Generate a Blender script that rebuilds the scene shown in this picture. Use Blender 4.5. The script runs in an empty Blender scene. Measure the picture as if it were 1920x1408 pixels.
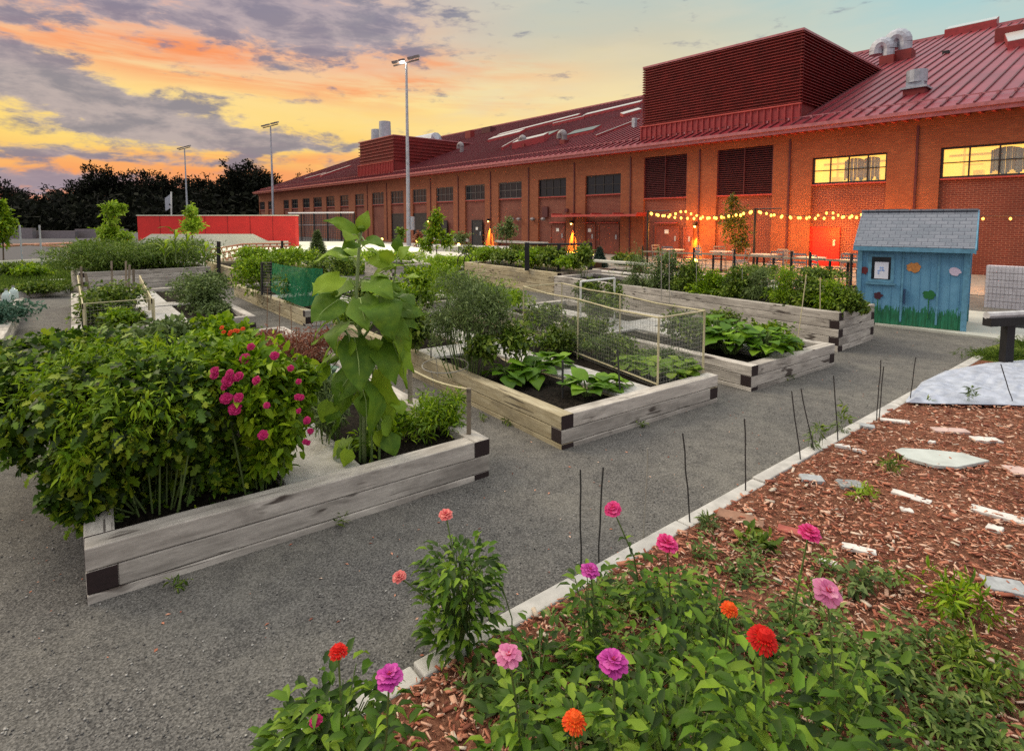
import bpy, math, random
import numpy as np
from mathutils import Vector, Matrix
R = math.radians
random.seed(7); RNG = np.random.default_rng(7)
scene = bpy.context.scene
COL = scene.collection

# ---------------------------------------------------------------- camera
F, CX, PY, H = 1065.0, 960.0, 499.0, 1.85
TH = math.atan(84 / 1065.0)
cd = bpy.data.cameras.new('camera'); cam = bpy.data.objects.new('camera', cd); COL.objects.link(cam)
cam.location = (0, 0, H); cam.rotation_euler = (R(90) - TH, 0, 0)
cd.sensor_width = 36; cd.lens = F / 1920 * 36; cd.shift_y = -(704 - PY) / 1920
cd.clip_start = 0.05; cd.clip_end = 2000
scene.camera = cam
scene.view_settings.view_transform = 'Standard'; scene.view_settings.look = 'None'
scene.view_settings.exposure = 0.0; scene.view_settings.gamma = 1.0
scene.cycles.use_denoising = False
scene.cycles.max_bounces = 6; scene.cycles.transparent_max_bounces = 12
scene.cycles.sample_clamp_indirect = 4.0

_c, _s = math.cos(TH), math.sin(TH)
def ray(px, py):
    u = (px - CX) / F; v = -(py - PY) / F
    return Vector((u, _c + v * _s, -_s + v * _c))
def G(px, py, z=0.0):              # the point of the level z seen at a photo pixel
    r = ray(px, py); k = (z - H) / r.z
    return Vector((r.x * k, r.y * k, z))
def D(px, py, Y):                  # the point at depth Y seen at a photo pixel
    r = ray(px, py); k = Y / r.y
    return Vector((r.x * k, Y, H + r.z * k))
def lin(r, g, b):
    f = lambda c: (c / 255 / 12.92) if c <= 10 else ((c / 255 + .055) / 1.055) ** 2.4
    return (f(r), f(g), f(b))

# ---------------------------------------------------------------- world: dusk sky
world = bpy.data.worlds.new("World"); scene.world = world; world.use_nodes = True
nt = world.node_tree; nt.nodes.clear()
def sock(n, x, i):
    if isinstance(x, (int, float)): n.inputs[i].default_value = x
    elif isinstance(x, tuple): n.inputs[i].default_value = x
    else: nt.links.new(x, n.inputs[i])
def M(op, a, b=0.0, c=None, clamp=False):
    n = nt.nodes.new('ShaderNodeMath'); n.operation = op; n.use_clamp = clamp
    sock(n, a, 0); sock(n, b, 1)
    if c is not None: sock(n, c, 2)
    return n.outputs[0]
def SM(x, lo, hi, a=0.0, b=1.0):
    n = nt.nodes.new('ShaderNodeMapRange'); n.interpolation_type = 'SMOOTHSTEP'
    sock(n, x, 0); n.inputs[1].default_value = lo; n.inputs[2].default_value = hi
    n.inputs[3].default_value = a; n.inputs[4].default_value = b
    return n.outputs[0]
def RAMP(x, stops):
    n = nt.nodes.new('ShaderNodeValToRGB'); sock(n, x, 0); e = n.color_ramp.elements
    while len(e) < len(stops): e.new(0.5)
    for k, (p, c) in enumerate(stops): e[k].position = p; e[k].color = (*c, 1)
    return n.outputs[0]
def MIX(f, a, b):
    n = nt.nodes.new('ShaderNodeMix'); n.data_type = 'RGBA'
    sock(n, f, 0)
    for s_, i in ((a, 6), (b, 7)):
        if isinstance(s_, tuple): n.inputs[i].default_value = (*s_, 1)
        else: nt.links.new(s_, n.inputs[i])
    return n.outputs[2]
def NOISE(vec, scale, detail, rough=.55, dist=0.0):
    n = nt.nodes.new('ShaderNodeTexNoise'); nt.links.new(vec, n.inputs['Vector'])
    n.inputs['Scale'].default_value = scale; n.inputs['Detail'].default_value = detail
    n.inputs['Roughness'].default_value = rough; n.inputs['Distortion'].default_value = dist
    return n.outputs[0]
def COMB(x, y, z):
    n = nt.nodes.new('ShaderNodeCombineXYZ'); sock(n, x, 0); sock(n, y, 1); sock(n, z, 2); return n.outputs[0]
tc = nt.nodes.new('ShaderNodeTexCoord'); sp = nt.nodes.new('ShaderNodeSeparateXYZ')
nt.links.new(tc.outputs['Generated'], sp.inputs[0])
X_, Y_, Z_ = sp.outputs
AZ = M('ARCTAN2', X_, Y_)
HY = M('SQRT', M('ADD', M('MULTIPLY', X_, X_), M('MULTIPLY', Y_, Y_)))
EL = M('DIVIDE', Z_, M('MAXIMUM', HY, 0.05))
def uv(px, py): return math.atan((px - 960) / 1065), (415 - py) / math.hypot(1065, px - 960)
ELR = M('MULTIPLY', EL, 0.5)      # ramp coordinate: tan(elevation) / 2
wob = NOISE(COMB(M('MULTIPLY', AZ, 2.0), M('MULTIPLY', EL, 9.0), 3.0), 1.6, 4)
ELW = M('ADD', ELR, M('MULTIPLY', M('SUBTRACT', wob, .5), .05))
ZEN = (2.1, 1.98, 1.86)
left = RAMP(ELW, [(0.0, (.80, .30, .20)), (.035, (.96, .38, .13)), (.062, (1.0, .70, .19)), (.095, (1.0, .74, .30)),
                  (.13, (.92, .54, .33)), (.165, (.76, .48, .40)), (.25, (.7, .52, .45)), (.5, (1.0, .92, .88)), (.9, ZEN)])
midc = RAMP(ELW, [(0.0, (1.0, .46, .12)), (.04, (1.0, .62, .18)), (.075, (1.0, .80, .34)), (.11, (.90, .74, .42)),
                  (.15, (.66, .60, .44)), (.19, (.52, .58, .52)), (.25, (.5, .60, .62)), (.5, (1.05, 1.02, 1.0)), (.9, ZEN)])
right = RAMP(ELW, [(0.0, (.62, .62, .50)), (.12, (.52, .64, .60)), (.18, (.34, .62, .66)), (.26, (.28, .6, .72)), (.5, (1.0, 1.0, 1.02)), (.9, ZEN)])
base = MIX(SM(AZ, -.38, .10), left, midc)
base = MIX(SM(AZ, .15, .70), base, right)
base = MIX(SM(AZ, -2.2, -1.45, 1.0, 0.0), base, right)
back = RAMP(ELW, [(0.0, (.60, .47, .47)), (.1, (.62, .54, .58)), (.22, (.66, .66, .72)), (.5, (1.0, 1.0, 1.0)), (.9, ZEN)])
base = MIX(SM(M('ABSOLUTE', AZ), 1.0, 1.7), base, back)
# broad pink and orange streaks
st = NOISE(COMB(M('ADD', M('MULTIPLY', AZ, 2.2), M('MULTIPLY', EL, 1.0)), M('MULTIPLY', EL, 17.0), 1.0), 1.5, 6, .6, .4)
def bump(px, py, rx, ry, rot=0.0, ex=1.0):
    u0, v0 = uv(px, py); c, s = math.cos(rot), math.sin(rot)
    du = M('SUBTRACT', AZ, u0); dv = M('SUBTRACT', EL, v0)
    a = M('DIVIDE', M('ADD', M('MULTIPLY', du, c), M('MULTIPLY', dv, s)), rx / 1100)
    b = M('DIVIDE', M('SUBTRACT', M('MULTIPLY', dv, c), M('MULTIPLY', du, s)), ry / 1100)
    q = M('ADD', M('MULTIPLY', a, a), M('MULTIPLY', b, b))
    return M('MULTIPLY', M('POWER', 2.718, M('MULTIPLY', q, -1.0)), ex)
def total(lst):
    t = lst[0]
    for x in lst[1:]: t = M('ADD', t, x)
    return t
pk = total([bump(150, 75, 420, 40, -.12, 1.0), bump(620, 150, 330, 26, -.1, .9), bump(880, 130, 170, 22, -.08, .8), bump(830, 165, 120, 12, -.05, .7), bump(560, 300, 250, 30, 0, .8),
            bump(60, 300, 200, 14, 0, .5)])
pkm = M('MULTIPLY', pk, SM(st, .35, .62), clamp=True)
base = MIX(pkm, base, (.97, .33, .13))
cl1 = NOISE(COMB(M('MULTIPLY', AZ, 5.5), M('MULTIPLY', EL, 15.0), 5.0), 2.0, 9, .62, .25)
cl2 = NOISE(COMB(M('MULTIPLY', AZ, 12.0), M('MULTIPLY', EL, 30.0), 9.0), 2.5, 7, .6, .2)
cn = M('ADD', M('MULTIPLY', cl1, .7), M('MULTIPLY', cl2, .3))
dk = total([bump(610, 60, 210, 62, .05, .42), bump(690, 95, 130, 38, 0, .12), bump(480, 15, 300, 40, 0, .26), bump(330, 30, 200, 40, 0, .18),
            bump(60, 150, 110, 45, -.4, .34), bump(190, 195, 210, 42, -.38, .32), bump(360, 225, 200, 30, -.15, .30),
            bump(390, 262, 240, 22, -.02, .36), bump(80, 25, 160, 40, 0, .28), bump(520, 192, 130, 9, 0, .22),
            bump(60, 283, 110, 13, 0, .30), bump(60, 336, 170, 17, 0, .44), bump(730, 148, 60, 14, 0, .16), bump(300, 305, 120, 8, 0, .2)])
dens = SM(M('ADD', M('MULTIPLY', M('SUBTRACT', cn, .5), 2.1), M('MULTIPLY', dk, 1.08)), .12, .42)
shade = MIX(SM(cl1, .38, .62), (.44, .38, .42), (.19, .20, .29))
shade = MIX(SM(EL, .10, .02), shade, (.30, .30, .38))
base = MIX(M('MULTIPLY', dens, .86), base, shade)
# thin cream veils on the bright right side
veil = NOISE(COMB(M('MULTIPLY', AZ, 3.0), M('MULTIPLY', EL, 10.0), 2.0), 2.2, 7, .6, .3)
base = MIX(M('MULTIPLY', SM(veil, .45, .75), M('MULTIPLY', SM(AZ, -.5, .0), .30)), base, (.72, .66, .52))
bg = nt.nodes.new('ShaderNodeBackground'); nt.links.new(base, bg.inputs[0]); bg.inputs[1].default_value = 1.0
wo = nt.nodes.new('ShaderNodeOutputWorld'); nt.links.new(bg.outputs[0], wo.inputs[0])

# soft last glow from the left
sd = bpy.data.lights.new('sun', 'SUN'); sd.energy = 1.9; sd.angle = R(24); sd.color = (1.0, .84, .60)
sun = bpy.data.objects.new('sun', sd); COL.objects.link(sun)
_az, _el = R(-66), R(38)
sun.rotation_euler = (-Vector((math.sin(_az) * math.cos(_el), math.cos(_az) * math.cos(_el), math.sin(_el)))).to_track_quat('-Z', 'Y').to_euler()

# ---------------------------------------------------------------- materials
MATS = {}
def newmat(name):
    m = bpy.data.materials.new(name); m.use_nodes = True; n = m.node_tree
    b = n.nodes['Principled BSDF']; MATS[name] = m
    return m, n, b
def nd(n, t, **k):
    x = n.nodes.new(t)
    for a, v in k.items():
        if hasattr(x, a): setattr(x, a, v)
    return x
def noise(n, scale, detail=5, vec=None, stretch=None, coord='Object', rough=.55):
    t = nd(n, 'ShaderNodeTexCoord'); src = t.outputs[coord]
    if stretch:
        mp = nd(n, 'ShaderNodeMapping'); mp.inputs['Scale'].default_value = stretch; n.links.new(src, mp.inputs[0]); src = mp.outputs[0]
    x = nd(n, 'ShaderNodeTexNoise'); x.inputs['Scale'].default_value = scale; x.inputs['Detail'].default_value = detail
    x.inputs['Roughness'].default_value = rough
    n.links.new(src, x.inputs['Vector']); return x.outputs[0]
def ramp(n, fac, stops):
    x = nd(n, 'ShaderNodeValToRGB'); n.links.new(fac, x.inputs[0]); e = x.color_ramp.elements
    while len(e) < len(stops): e.new(.5)
    for k, (p, c) in enumerate(stops): e[k].position = p; e[k].color = (*c, 1)
    return x.outputs[0]
def mixc(n, f, a, b, bt='MIX'):
    x = nd(n, 'ShaderNodeMix'); x.data_type = 'RGBA'; x.blend_type = bt
    if isinstance(f, float): x.inputs[0].default_value = f
    else: n.links.new(f, x.inputs[0])
    for s_, i in ((a, 6), (b, 7)):
        if isinstance(s_, tuple): x.inputs[i].default_value = (*s_, 1)
        else: n.links.new(s_, x.inputs[i])
    return x.outputs[2]
def bumpn(n, b, h, strength=.4, dist=.01):
    x = nd(n, 'ShaderNodeBump'); x.inputs['Strength'].default_value = strength; x.inputs['Distance'].default_value = dist
    n.links.new(h, x.inputs['Height']); n.links.new(x.outputs[0], b.inputs['Normal'])
def plain(name, c, rough=.6, metal=0.0, var=.25, scale=6.0, bump=0.0, spec=None):
    m, n, b = newmat(name)
    f = noise(n, scale, 6)
    lo = tuple(x * (1 - var) for x in c); hi = tuple(min(1, x * (1 + var)) for x in c)
    n.links.new(ramp(n, f, [(.3, lo), (.7, hi)]), b.inputs['Base Color'])
    b.inputs['Roughness'].default_value = rough; b.inputs['Metallic'].default_value = metal
    if spec is not None: b.inputs['Specular IOR Level'].default_value = spec
    if bump: bumpn(n, b, noise(n, scale * 8, 4), bump, .004)
    return m
def foliage(name, cols, trans=.3, rough=.55, veins=False):
    m, n, b = newmat(name)
    g = nd(n, 'ShaderNodeNewGeometry')
    k = len(cols); c = ramp(n, g.outputs['Random Per Island'], [(i / (k - 1) * .98 + .01, cols[i]) for i in range(k)])
    f = noise(n, 2.2, 3)
    c = mixc(n, ramp(n, f, [(.35, (0, 0, 0)), (.65, (1, 1, 1))]), c, mixc(n, .5, c, tuple(x * .6 for x in cols[0])))
    if veins:
        f2 = noise(n, 18, 5); c = mixc(n, ramp(n, f2, [(.4, (0, 0, 0)), (.7, (.22, .22, .22))]), c, cols[-1])
        bumpn(n, b, noise(n, 30, 5), .5, .006)
    n.links.new(c, b.inputs['Base Color']); b.inputs['Roughness'].default_value = rough
    b.inputs['Specular IOR Level'].default_value = .3
    tr = nd(n, 'ShaderNodeBsdfTranslucent'); n.links.new(mixc(n, .5, c, (.25, .35, .02), 'ADD'), tr.inputs[0]) if False else n.links.new(c, tr.inputs[0])
    mx = nd(n, 'ShaderNodeMixShader'); mx.inputs[0].default_value = trans
    n.links.new(b.outputs[0], mx.inputs[1]); n.links.new(tr.outputs[0], mx.inputs[2])
    n.links.new(mx.outputs[0], n.nodes['Material Output'].inputs[0])
    return m
def emit(name, c, s):
    m, n, b = newmat(name); b.inputs['Base Color'].default_value = (*c, 1)
    b.inputs['Emission Color'].default_value = (*c, 1); b.inputs['Emission Strength'].default_value = s
    return m

def mk_gravel():
    m, n, b = newmat('gravel')
    f1 = noise(n, 0.8, 9, rough=.65); f2 = noise(n, 95, 3, rough=.7); f3 = noise(n, 7, 8, rough=.65)
    c = ramp(n, f2, [(.36, (.030, .029, .028)), (.5, (.098, .095, .089)), (.66, (.25, .245, .23))])
    c = mixc(n, ramp(n, f1, [(.42, (0, 0, 0)), (.60, (.62, .62, .62))]), c, (.22, .21, .18))
    c = mixc(n, ramp(n, f3, [(.45, (0, 0, 0)), (.62, (.5, .5, .5))]), c, (.05, .049, .047))
    vo = nd(n, 'ShaderNodeTexVoronoi'); vo.inputs['Scale'].default_value = 130
    t = nd(n, 'ShaderNodeTexCoord'); n.links.new(t.outputs['Object'], vo.inputs['Vector'])
    c = mixc(n, .35, c, ramp(n, vo.outputs['Color'], [(.3, (.03, .03, .03)), (.8, (.27, .26, .24))]))
    n.links.new(c, b.inputs['Base Color']); b.inputs['Roughness'].default_value = .95
    b.inputs['Specular IOR Level'].default_value = .2
    bumpn(n, b, mixc(n, .5, f2, vo.outputs['Distance']), .7, .008)
    return m
def mk_wood(name, lo, mid, hi, ax=(1, 14, 14)):
    m, n, b = newmat(name)
    oi = nd(n, 'ShaderNodeObjectInfo'); t = nd(n, 'ShaderNodeTexCoord')
    ad = nd(n, 'ShaderNodeVectorMath'); ad.operation = 'ADD'
    sc = nd(n, 'ShaderNodeVectorMath'); sc.operation = 'SCALE'; sc.inputs['Scale'].default_value = 37.0
    cb = nd(n, 'ShaderNodeCombineXYZ')
    for i in range(3): n.links.new(oi.outputs['Random'], cb.inputs[i])
    n.links.new(cb.outputs[0], sc.inputs[0]); n.links.new(t.outputs['Object'], ad.inputs[0]); n.links.new(sc.outputs[0], ad.inputs[1])
    def nz(scale, st, det=6, rough=.6, dist=0):
        mp = nd(n, 'ShaderNodeMapping'); mp.inputs['Scale'].default_value = st; n.links.new(ad.outputs[0], mp.inputs[0])
        x = nd(n, 'ShaderNodeTexNoise'); x.inputs['Scale'].default_value = scale; x.inputs['Detail'].default_value = det
        x.inputs['Roughness'].default_value = rough; x.inputs['Distortion'].default_value = dist
        n.links.new(mp.outputs[0], x.inputs['Vector']); return x.outputs[0]
    g = nz(3.2, ax, 8, .65, .3); big = nz(1.1, (1, 2, 2), 5); fine = nz(60, (1, 3, 3), 3, .7)
    c = ramp(n, g, [(.28, lo), (.5, mid), (.7, hi)])
    c = mixc(n, ramp(n, big, [(.35, (0, 0, 0)), (.7, (.55, .55, .55))]), c, lo)
    kn = nz(2.6, (1.3, 5, 5), 2, .4)
    c = mixc(n, ramp(n, kn, [(.66, (0, 0, 0)), (.72, (.95, .95, .95))]), c, (.05, .036, .03))
    ck = nz(5.0, (.35, 9, 9), 3, .5, .6); c = mixc(n, ramp(n, ck, [(.30, (.9, .9, .9)), (.335, (0, 0, 0))]), c, (.07, .058, .05))
    stn = nz(.9, (1, 1.6, 1.6), 7, .7, .5); c = mixc(n, ramp(n, stn, [(.5, (0, 0, 0)), (.66, (.6, .6, .6))]), c, (.12, .105, .09))
    c = mixc(n, ramp(n, fine, [(.3, (.35, .35, .35)), (.6, (0, 0, 0))]), c, lo)
    hs = nd(n, 'ShaderNodeHueSaturation'); n.links.new(c, hs.inputs['Color'])
    mr = nd(n, 'ShaderNodeMapRange'); mr.inputs[3].default_value = .8; mr.inputs[4].default_value = 1.12
    n.links.new(oi.outputs['Random'], mr.inputs[0]); n.links.new(mr.outputs[0], hs.inputs['Value'])
    n.links.new(hs.outputs[0], b.inputs['Base Color']); b.inputs['Roughness'].default_value = .85
    b.inputs['Specular IOR Level'].default_value = .25
    bumpn(n, b, g, .5, .006)
    return m
def mk_brick(name, c1, c2, mortar, sx=4.2):
    m, n, b = newmat(name)
    t = nd(n, 'ShaderNodeTexCoord'); s = nd(n, 'ShaderNodeSeparateXYZ'); cbn = nd(n, 'ShaderNodeCombineXYZ')
    n.links.new(t.outputs['Object'], s.inputs[0])
    ad = nd(n, 'ShaderNodeMath'); n.links.new(s.outputs[0], ad.inputs[0]); n.links.new(s.outputs[1], ad.inputs[1])
    n.links.new(ad.outputs[0], cbn.inputs[0]); n.links.new(s.outputs[2], cbn.inputs[1])
    br = nd(n, 'ShaderNodeTexBrick'); n.links.new(cbn.outputs[0], br.inputs['Vector'])
    br.inputs['Color1'].default_value = (*c1, 1); br.inputs['Color2'].default_value = (*c2, 1); br.inputs['Mortar'].default_value = (*mortar, 1)
    br.inputs['Scale'].default_value = 1.0; br.inputs['Brick Width'].default_value = .21; br.inputs['Row Height'].default_value = .072
    br.inputs['Mortar Size'].default_value = .009; br.inputs['Bias'].default_value = -.1
    f = noise(n, .8, 6); f2 = noise(n, 35, 4, rough=.7)
    c = mixc(n, ramp(n, f, [(.35, (0, 0, 0)), (.7, (.5, .5, .5))]), br.outputs['Color'], tuple(x * .55 for x in c1))
    c = mixc(n, ramp(n, f2, [(.4, (0, 0, 0)), (.7, (.45, .45, .45))]), c, c2)
    n.links.new(c, b.inputs['Base Color']); b.inputs['Roughness'].default_value = .9
    bumpn(n, b, br.outputs['Fac'], -.4, .008)
    return m
def mk_chips():
    m, n, b = newmat('wood_chip')
    g = nd(n, 'ShaderNodeNewGeometry')
    c = ramp(n, g.outputs['Random Per Island'], [(0, (.12, .034, .02)), (.28, (.32, .095, .05)), (.55, (.50, .20, .115)), (.82, (.60, .34, .23)), (1, (.68, .52, .40))])
    n.links.new(c, b.inputs['Base Color']); b.inputs['Roughness'].default_value = .85
    return m
def mk_soil(name, lo, hi, sc=30):
    m, n, b = newmat(name); f = noise(n, sc, 8, rough=.7)
    n.links.new(ramp(n, f, [(.35, lo), (.62, hi)]), b.inputs['Base Color']); b.inputs['Roughness'].default_value = 1
    b.inputs['Specular IOR Level'].default_value = .1
    bumpn(n, b, f, 1.0, .03); return m

gravel = mk_gravel()
wood = mk_wood('weathered_timber', (.28, .26, .23), (.55, .515, .46), (.77, .73, .65), (1, 6, 6))
wood_warmlit = mk_wood('warm_lit_timber', (.32, .26, .15), (.52, .46, .31), (.68, .62, .44), (1, 6, 6))  # same weathered wood, with the warm light on bed sides put into its colour
wood_old = mk_wood('old_post_wood', (.14, .11, .08), (.32, .27, .2), (.48, .42, .32), (1, 1, .1))
end_grain = plain('dark_end_grain', (.022, .012, .012), .9, scale=40)
concrete = plain('concrete', (.46, .45, .42), .9, scale=9, var=.22, bump=.3)
pale_conc = plain('pale_concrete', (.42, .43, .38), .9, scale=3, var=.12, bump=.1)
soil = mk_soil('soil', (.004, .0035, .003), (.030, .024, .018))
mulch = mk_soil('mulch', (.10, .04, .026), (.34, .155, .095), 45)
chipm = mk_chips()
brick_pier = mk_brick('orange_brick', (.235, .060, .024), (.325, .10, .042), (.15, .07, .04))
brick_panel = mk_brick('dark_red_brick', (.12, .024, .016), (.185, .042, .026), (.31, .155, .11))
roofm = plain('red_metal_roof', (.27, .028, .042), .38, .25, var=.2, scale=.7)
seamm = plain('roof_seam_metal', (.12, .018, .025), .5, .2, var=.2, scale=2)
redbox = plain('dark_red_cladding', (.185, .014, .012), .55, .1, var=.25, scale=2)
redpanel = plain('maroon_louver', (.075, .010, .014), .6, .1, var=.3, scale=4)
redtrim = plain('red_trim', (.42, .06, .05), .5, .1, var=.15)
gutterm = plain('gutter_metal', (.42, .16, .17), .35, .5, var=.2)
galv = plain('galvanised_metal', (.40, .43, .48), .6, .5, var=.2, scale=5)
dullgrey = plain('dull_grey_metal', (.22, .2, .21), .5, .5, var=.2)
black = plain('black_metal', (.012, .012, .014), .5, .2, var=.3)
whitepipe = plain('white_plastic', (.74, .75, .72), .4, var=.06)
palestick = plain('pale_stick', (.50, .45, .28), .7, var=.2)
greystick = plain('grey_stick', (.30, .29, .25), .8, var=.2)
darkstick = plain('dark_stake', (.035, .035, .035), .6, var=.3)
asphalt = plain('asphalt', (.07, .07, .075), .95, var=.35, scale=25, bump=.3)
lawnm = mk_soil('lawn_ground', (.06, .085, .015), (.16, .20, .04), 12)
redwall = plain('red_paint', (.62, .025, .02), .6, var=.12, scale=1.5)
whitewall = plain('cream_white_paint', (.70, .72, .58), .7, var=.06, scale=.8)
orangem = plain('orange_steel', (.50, .20, .10), .6, var=.2)
skyglass = plain('skylight_glass', (.52, .50, .47), .25, .0, var=.05)
glassm, _n, _b = newmat('window_glass'); _b.inputs['Base Color'].default_value = (.012, .016, .02, 1); _b.inputs['Roughness'].default_value = .06
_b.inputs['Specular IOR Level'].default_value = .35
frame_black = plain('black_window_frame', (.015, .013, .014), .5)
shingle = None
# ---------------------------------------------------------------- geometry helpers
Z = Vector((0, 0, 1))
def perp(d):
    a = Vector(d).normalized(); b = Z if abs(a.z) < .9 else Vector((1, 0, 0))
    x = a.cross(b).normalized(); return x, x.cross(a).normalized()
class MB:
    def __init__(s): s.v = []; s.f = []; s.m = []; s.sp = []
    def add(s, vs, fs, mi=0):
        o = len(s.v); s.sp.append((len(s.v), len(vs), len(s.f), len(fs))); s.v += [tuple(v) for v in vs]; s.f += [tuple(i + o for i in f) for f in fs]; s.m += [mi] * len(fs)
    def box(s, lo, hi, mi=0):
        x0, y0, z0 = lo; x1, y1, z1 = hi
        s.add([(x0, y0, z0), (x1, y0, z0), (x1, y1, z0), (x0, y1, z0), (x0, y0, z1), (x1, y0, z1), (x1, y1, z1), (x0, y1, z1)],
              [(0, 3, 2, 1), (4, 5, 6, 7), (0, 1, 5, 4), (1, 2, 6, 5), (2, 3, 7, 6), (3, 0, 4, 7)], mi)
    def obox(s, o, a, b, c, mi=0):     # a box spanned by three edge vectors
        o, a, b, c = map(Vector, (o, a, b, c))
        s.add([o, o + a, o + a + b, o + b, o + c, o + a + c, o + a + b + c, o + b + c],
              [(0, 3, 2, 1), (4, 5, 6, 7), (0, 1, 5, 4), (1, 2, 6, 5), (2, 3, 7, 6), (3, 0, 4, 7)], mi)
    def prism(s, pts, h, mi=0):        # flat outline given thickness h (vector)
        h = Vector(h); n = len(pts); p = [Vector(q) for q in pts]
        s.add(p + [q + h for q in p], [tuple(range(n))[::-1], tuple(range(n, 2 * n))] + [(i, (i + 1) % n, n + (i + 1) % n, n + i) for i in range(n)], mi)
    def tube(s, pts, r, n=6, mi=0, cap=True):
        pts = [Vector(p) for p in pts]; k = len(pts)
        rr = r if isinstance(r, (list, tuple)) else [r] * k
        vs = []; x = None
        for i, p in enumerate(pts):
            d = (pts[min(i + 1, k - 1)] - pts[max(i - 1, 0)])
            if d.length < 1e-9: d = Z
            d.normalize()
            if x is None: x, y = perp(d)
            x = (x - d * x.dot(d)).normalized(); y = d.cross(x)
            for j in range(n):
                a = 2 * math.pi * j / n; vs.append(p + (x * math.cos(a) + y * math.sin(a)) * rr[i])
        fs = [(i * n + j, i * n + (j + 1) % n, (i + 1) * n + (j + 1) % n, (i + 1) * n + j) for i in range(k - 1) for j in range(n)]
        if cap: fs += [tuple(range(n))[::-1], tuple(range((k - 1) * n, k * n))]
        s.add(vs, fs, mi)
    def bar(s, p, q, r, mi=0): s.tube([p, q], r, 4, mi)
    def ball(s, c, r, n=8, mi=0, sq=(1, 1, 1)):
        c = Vector(c); vs = [c + Vector((0, 0, -r * sq[2]))]; m = n // 2
        for i in range(1, m):
            t = math.pi * i / m
            for j in range(n):
                a = 2 * math.pi * j / n; vs.append(c + Vector((r * sq[0] * math.sin(t) * math.cos(a), r * sq[1] * math.sin(t) * math.sin(a), -r * sq[2] * math.cos(t))))
        vs.append(c + Vector((0, 0, r * sq[2]))); e = len(vs) - 1; fs = []
        for j in range(n): fs.append((0, 1 + (j + 1) % n, 1 + j)); fs.append((e, e - n + j, e - n + (j + 1) % n))
        for i in range(m - 2):
            for j in range(n): a = 1 + i * n; fs.append((a + j, a + (j + 1) % n, a + n + (j + 1) % n, a + n + j))
        s.add(vs, fs, mi)
    def build_each(s, name, *a, **k):   # every piece that was added becomes an object of its own
        out = []
        for v0, nv, f0, nf in s.sp:
            q = MB(); q.v = s.v[v0:v0 + nv]; q.f = [tuple(i - v0 for i in f) for f in s.f[f0:f0 + nf]]; q.m = s.m[f0:f0 + nf]; out.append(q.build(name, *a, **k))
        return out
    def build(s, name, mats, parent=None, local=False, origin=None, smooth=False, bevel=0.0):
        me = bpy.data.meshes.new(name); off = Vector((0, 0, 0))
        if parent is not None and not local: off = WP[parent.name]
        elif origin is not None: off = Vector(origin)
        me.from_pydata([(v[0] - off.x, v[1] - off.y, v[2] - off.z) for v in s.v], [], s.f)
        for m_ in (mats if isinstance(mats, (list, tuple)) else [mats]): me.materials.append(m_)
        if any(s.m): me.polygons.foreach_set('material_index', s.m)
        if smooth: me.polygons.foreach_set('use_smooth', [True] * len(s.f))
        me.update()
        o = bpy.data.objects.new(name, me); COL.objects.link(o)
        if parent is not None: o.parent = parent; WP[o.name] = off
        else: o.location = off; WP[o.name] = off
        if bevel:
            bv = o.modifiers.new('bevel', 'BEVEL'); bv.width = bevel; bv.segments = 2; bv.limit_method = 'ANGLE'
        return o
WP = {}
def tag(o, label=None, cat=None, group=None, kind=None):
    if label: o['label'] = label
    if cat: o['category'] = cat
    if group: o['group'] = group
    if kind: o['kind'] = kind
    return o
def thing(name, label, cat, loc=(0, 0, 0), rz=0.0, group=None):
    o = bpy.data.objects.new(name, None); COL.objects.link(o); o.empty_display_size = .1
    o.location = loc; o.rotation_euler = (0, 0, rz); WP[o.name] = Vector(loc)
    return tag(o, label, cat, group)
def children(o): return [c for c in bpy.data.objects if c.parent == o]
def copy_tree(o, parent=None):
    c = o.copy(); COL.objects.link(c); c.parent = parent; WP[c.name] = WP.get(o.name, Vector())
    for ch in children(o): copy_tree(ch, c)
    return c

# ---- leaves: one small shape repeated over arrays of points
def tpl_leaf(w=.5, fold=.12, tipdrop=.12):   # u along, v across, n up
    v = np.array([(0, 0, 0), (.28, w * .5, fold), (.28, 0, 0), (.28, -w * .5, fold), (.68, w * .38, fold * .5), (.68, 0, -.03), (.68, -w * .38, fold * .5), (1, 0, -tipdrop)], float)
    f = [(0, 2, 1), (0, 3, 2), (2, 5, 4, 1), (3, 6, 5, 2), (5, 7, 4), (6, 7, 5)]
    return v, f
def tpl_small(w=.5):
    return np.array([(0, 0, 0), (.5, w * .5, .08), (1, 0, -.06), (.5, -w * .5, .08)], float), [(0, 3, 2), (0, 2, 1)]
def tpl_chip(w=.35, t=.1):
    v = [(x, y, z) for z in (0, t) for x, y in ((0, -w / 2), (1, -w / 2 * .6), (.92, w / 2), (.05, w / 2 * .8))]
    return np.array(v, float), [(0, 3, 2, 1), (4, 5, 6, 7), (0, 1, 5, 4), (1, 2, 6, 5), (2, 3, 7, 6), (3, 0, 4, 7)]
def tpl_lobed():
    v = [(0, 0, 0), (.15, .28, .06), (.30, .16, .02), (.42, .46, .08), (.55, .2, .02), (.78, .26, .0), (1, 0, -.15), (.78, -.26, .0), (.55, -.2, .02), (.42, -.46, .08), (.30, -.16, .02), (.15, -.28, .06), (.5, 0, -.02)]
    return np.array(v, float), [(0, 12, 2, 1), (2, 12, 4, 3), (4, 12, 5), (12, 6, 5), (12, 7, 6), (8, 7, 12), (8, 12, 10, 9), (10, 12, 0, 11)]
T_LEAF = tpl_leaf(); T_NARROW = tpl_leaf(.22, .05, .2); T_SMALL = tpl_small(); T_BLADE = tpl_small(.12); T_LOBE = tpl_lobed(); T_CHIP = tpl_chip(); T_ROUND = tpl_leaf(.85, .1, .1)
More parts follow.
